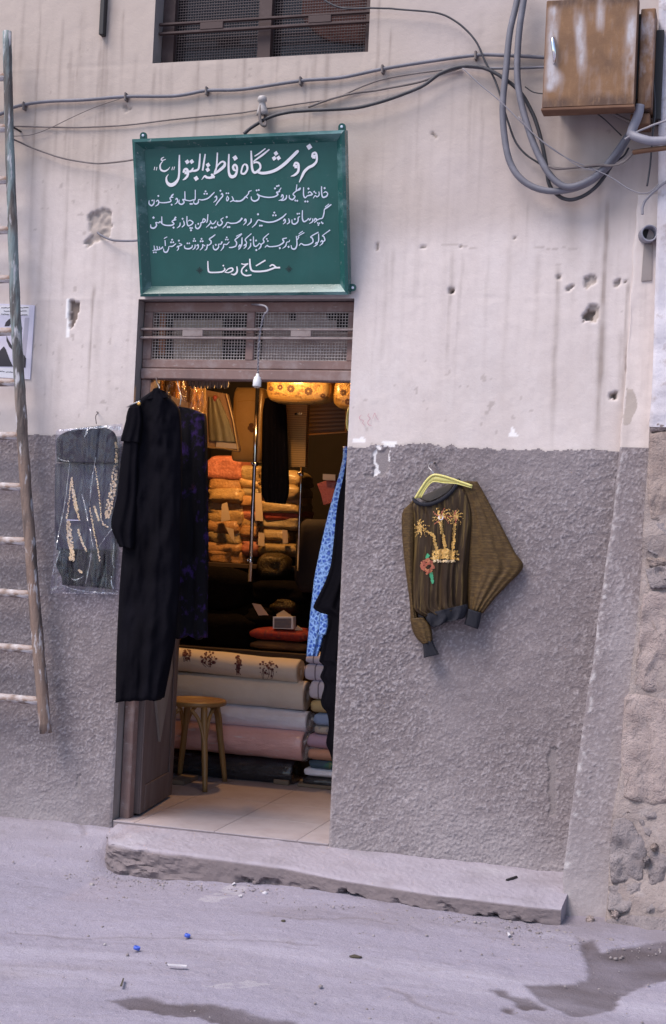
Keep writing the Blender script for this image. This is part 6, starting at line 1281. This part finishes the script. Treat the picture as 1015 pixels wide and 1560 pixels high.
# ================================================================== LITTER ON THE LANE
def gpt(px, py): 
    p = atz(np.array(float(px)), np.array(float(py)), -.15)
    for _ in range(6): p = atz(np.array(float(px)), np.array(float(py)), float(ground_z(p[0], p[1])))
    return p
M['bluecap'] = mk('blue_plastic', (.06, .12, .55), rough=.4)
for (px, py, r, lab) in ((208, 1448, .0125, 'bright blue bottle cap on the lane, the nearer of two'), (285, 1429, .011, 'blue bottle cap on the lane nearer the doorstep')):
    p = gpt(px, py); c = thing('bottle_cap', lab, 'bottle cap', tuple(p), 'blue bottle caps on the lane')
    G().lathe(p+np.array([0, 0, .004]), (.25, .1, 1), [(0, r), (.008, r), (.011, r*.9), (.011, r*.8), (.004, r*.75)], 18).build('cap_shell', M['bluecap'], c, True)
M['leaf'] = mk('dry_leaf', (.06, .05, .035), rough=.9); M['scrap'] = mk('white_scrap', (.52, .50, .54), rough=.8)
def scrap(name, label, cat, poly, mat, lift=.006, curl=.006):
    P = [gpt(*q)+np.array([0, 0, lift+random.uniform(0, curl)]) for q in poly]; B = [q-np.array([0, 0, .004]) for q in P]; tag(G().prism(P, B).build(name, M[mat]), label, cat)
scrap('paper_strip', 'thin white paper strip lying on the lane', 'paper', [(255, 1472.5), (270, 1473), (285, 1473.8), (284, 1475.6), (268, 1475.2), (257, 1474.6)], 'scrap')
scrap('dry_leaf', 'dark dry leaf lying on the lane before the doorstep', 'leaf', [(532, 1460), (540, 1458.5), (552, 1460), (548, 1463), (538, 1462.5)], 'leaf')
scrap('twig', 'small dark twig on the lane near the damp streak', 'twig', [(183, 1505), (187, 1494), (189, 1495), (186, 1506)], 'leaf')
scrap('paper_scrap', 'white scrap by the foot of the doorstep', 'paper', [(773, 1424), (776, 1423), (778, 1428), (774, 1429)], 'scrap')
scrap('paper_scrap', 'crumpled white bit below the cracked doorstep', 'paper', [(353, 1349), (357, 1347.5), (359, 1349.5), (355, 1351)], 'scrap')
scrap('paper_scrap', 'small pale bit on the chalky patch of lane', 'paper', [(363, 1367), (368, 1365.5), (369, 1368), (366, 1369)], 'scrap')
p0 = atz(np.array(772.), np.array(1344.), -.022); p1 = atz(np.array(787.), np.array(1339.), -.022)
tag(G().tube([p0+np.array([0, 0, .008]), p1+np.array([0, 0, .008])], .006, 6).build('pencil_stub', M['black']), 'short black stick lying on the doorstep', 'stick')
rg = random.Random(11); g = G()
def pebble(g, p, r, sd):
    n, m_ = 6, 3; rq = random.Random(sd); v = [p+np.array([0, 0, r*.7])]
    for i in range(1, m_):
        ph = math.pi/2*i/m_*1.2
        for j in range(n): th = 6.283*j/n; q = r*rq.uniform(.75, 1.25); v.append(p+np.array([q*math.sin(ph)*math.cos(th), q*math.sin(ph)*math.sin(th), q*.7*math.cos(ph)]))
    for j in range(n): th = 6.283*j/n; q = r*rq.uniform(.7, 1.1); v.append(p+np.array([q*math.cos(th), q*math.sin(th), -.3*r]))
    f = [(0, 1+j, 1+(j+1) % n) for j in range(n)] + [(1+i*n+j, 1+(i+1)*n+j, 1+(i+1)*n+(j+1) % n, 1+i*n+(j+1) % n) for i in range(m_-1) for j in range(n)]
    g.add(v, f)
for i in range(1500):
    t_ = rg.random()
    if t_ < .45: x = rg.uniform(.0, 2.2); y = float(np.interp(x, sx, sy))-.02-abs(rg.gauss(0, .10))
    elif t_ < .6: x = rg.uniform(2.0, 2.7); y = rg.uniform(-.9, -.3)
    else: x = rg.uniform(-.8, 3.0); y = rg.uniform(-2.4, -.1)
    if x > .02 and y > float(np.interp(x, sx, sy))-.015: continue
    pebble(g, np.array([x, y, float(ground_z(x, y))+.001]), min(.012, .0016+rg.expovariate(1/.0014)), i)
M['gravel'] = mk('gravel', (.30, .265, .27), [((.18, .15, .15), 12., (1, 1, 1), .4, .6, .8), ((.5, .47, .48), 9., (1, 1, 1), .58, .7, .8)], rough=.95)
tag(stuff(g.build('gravel', M['gravel'], smooth=True)), 'loose grit and pebbles strewn over the dusty lane', 'gravel')
for (px, py, r, lab) in ((404, 1362, .014, 'white pebble close to the middle of the doorstep'), (432, 1405, .010, 'small dark pebble on the open lane')):
    gq = G(); pebble(gq, gpt(px, py)+np.array([0, 0, .003]), r, int(px)); tag(gq.build('pebble', M['scrap'] if py < 1400 else M['leaf'], smooth=True), lab, 'pebble')
for o in bpy.data.objects:
    if '_w' in o: del o['_w']
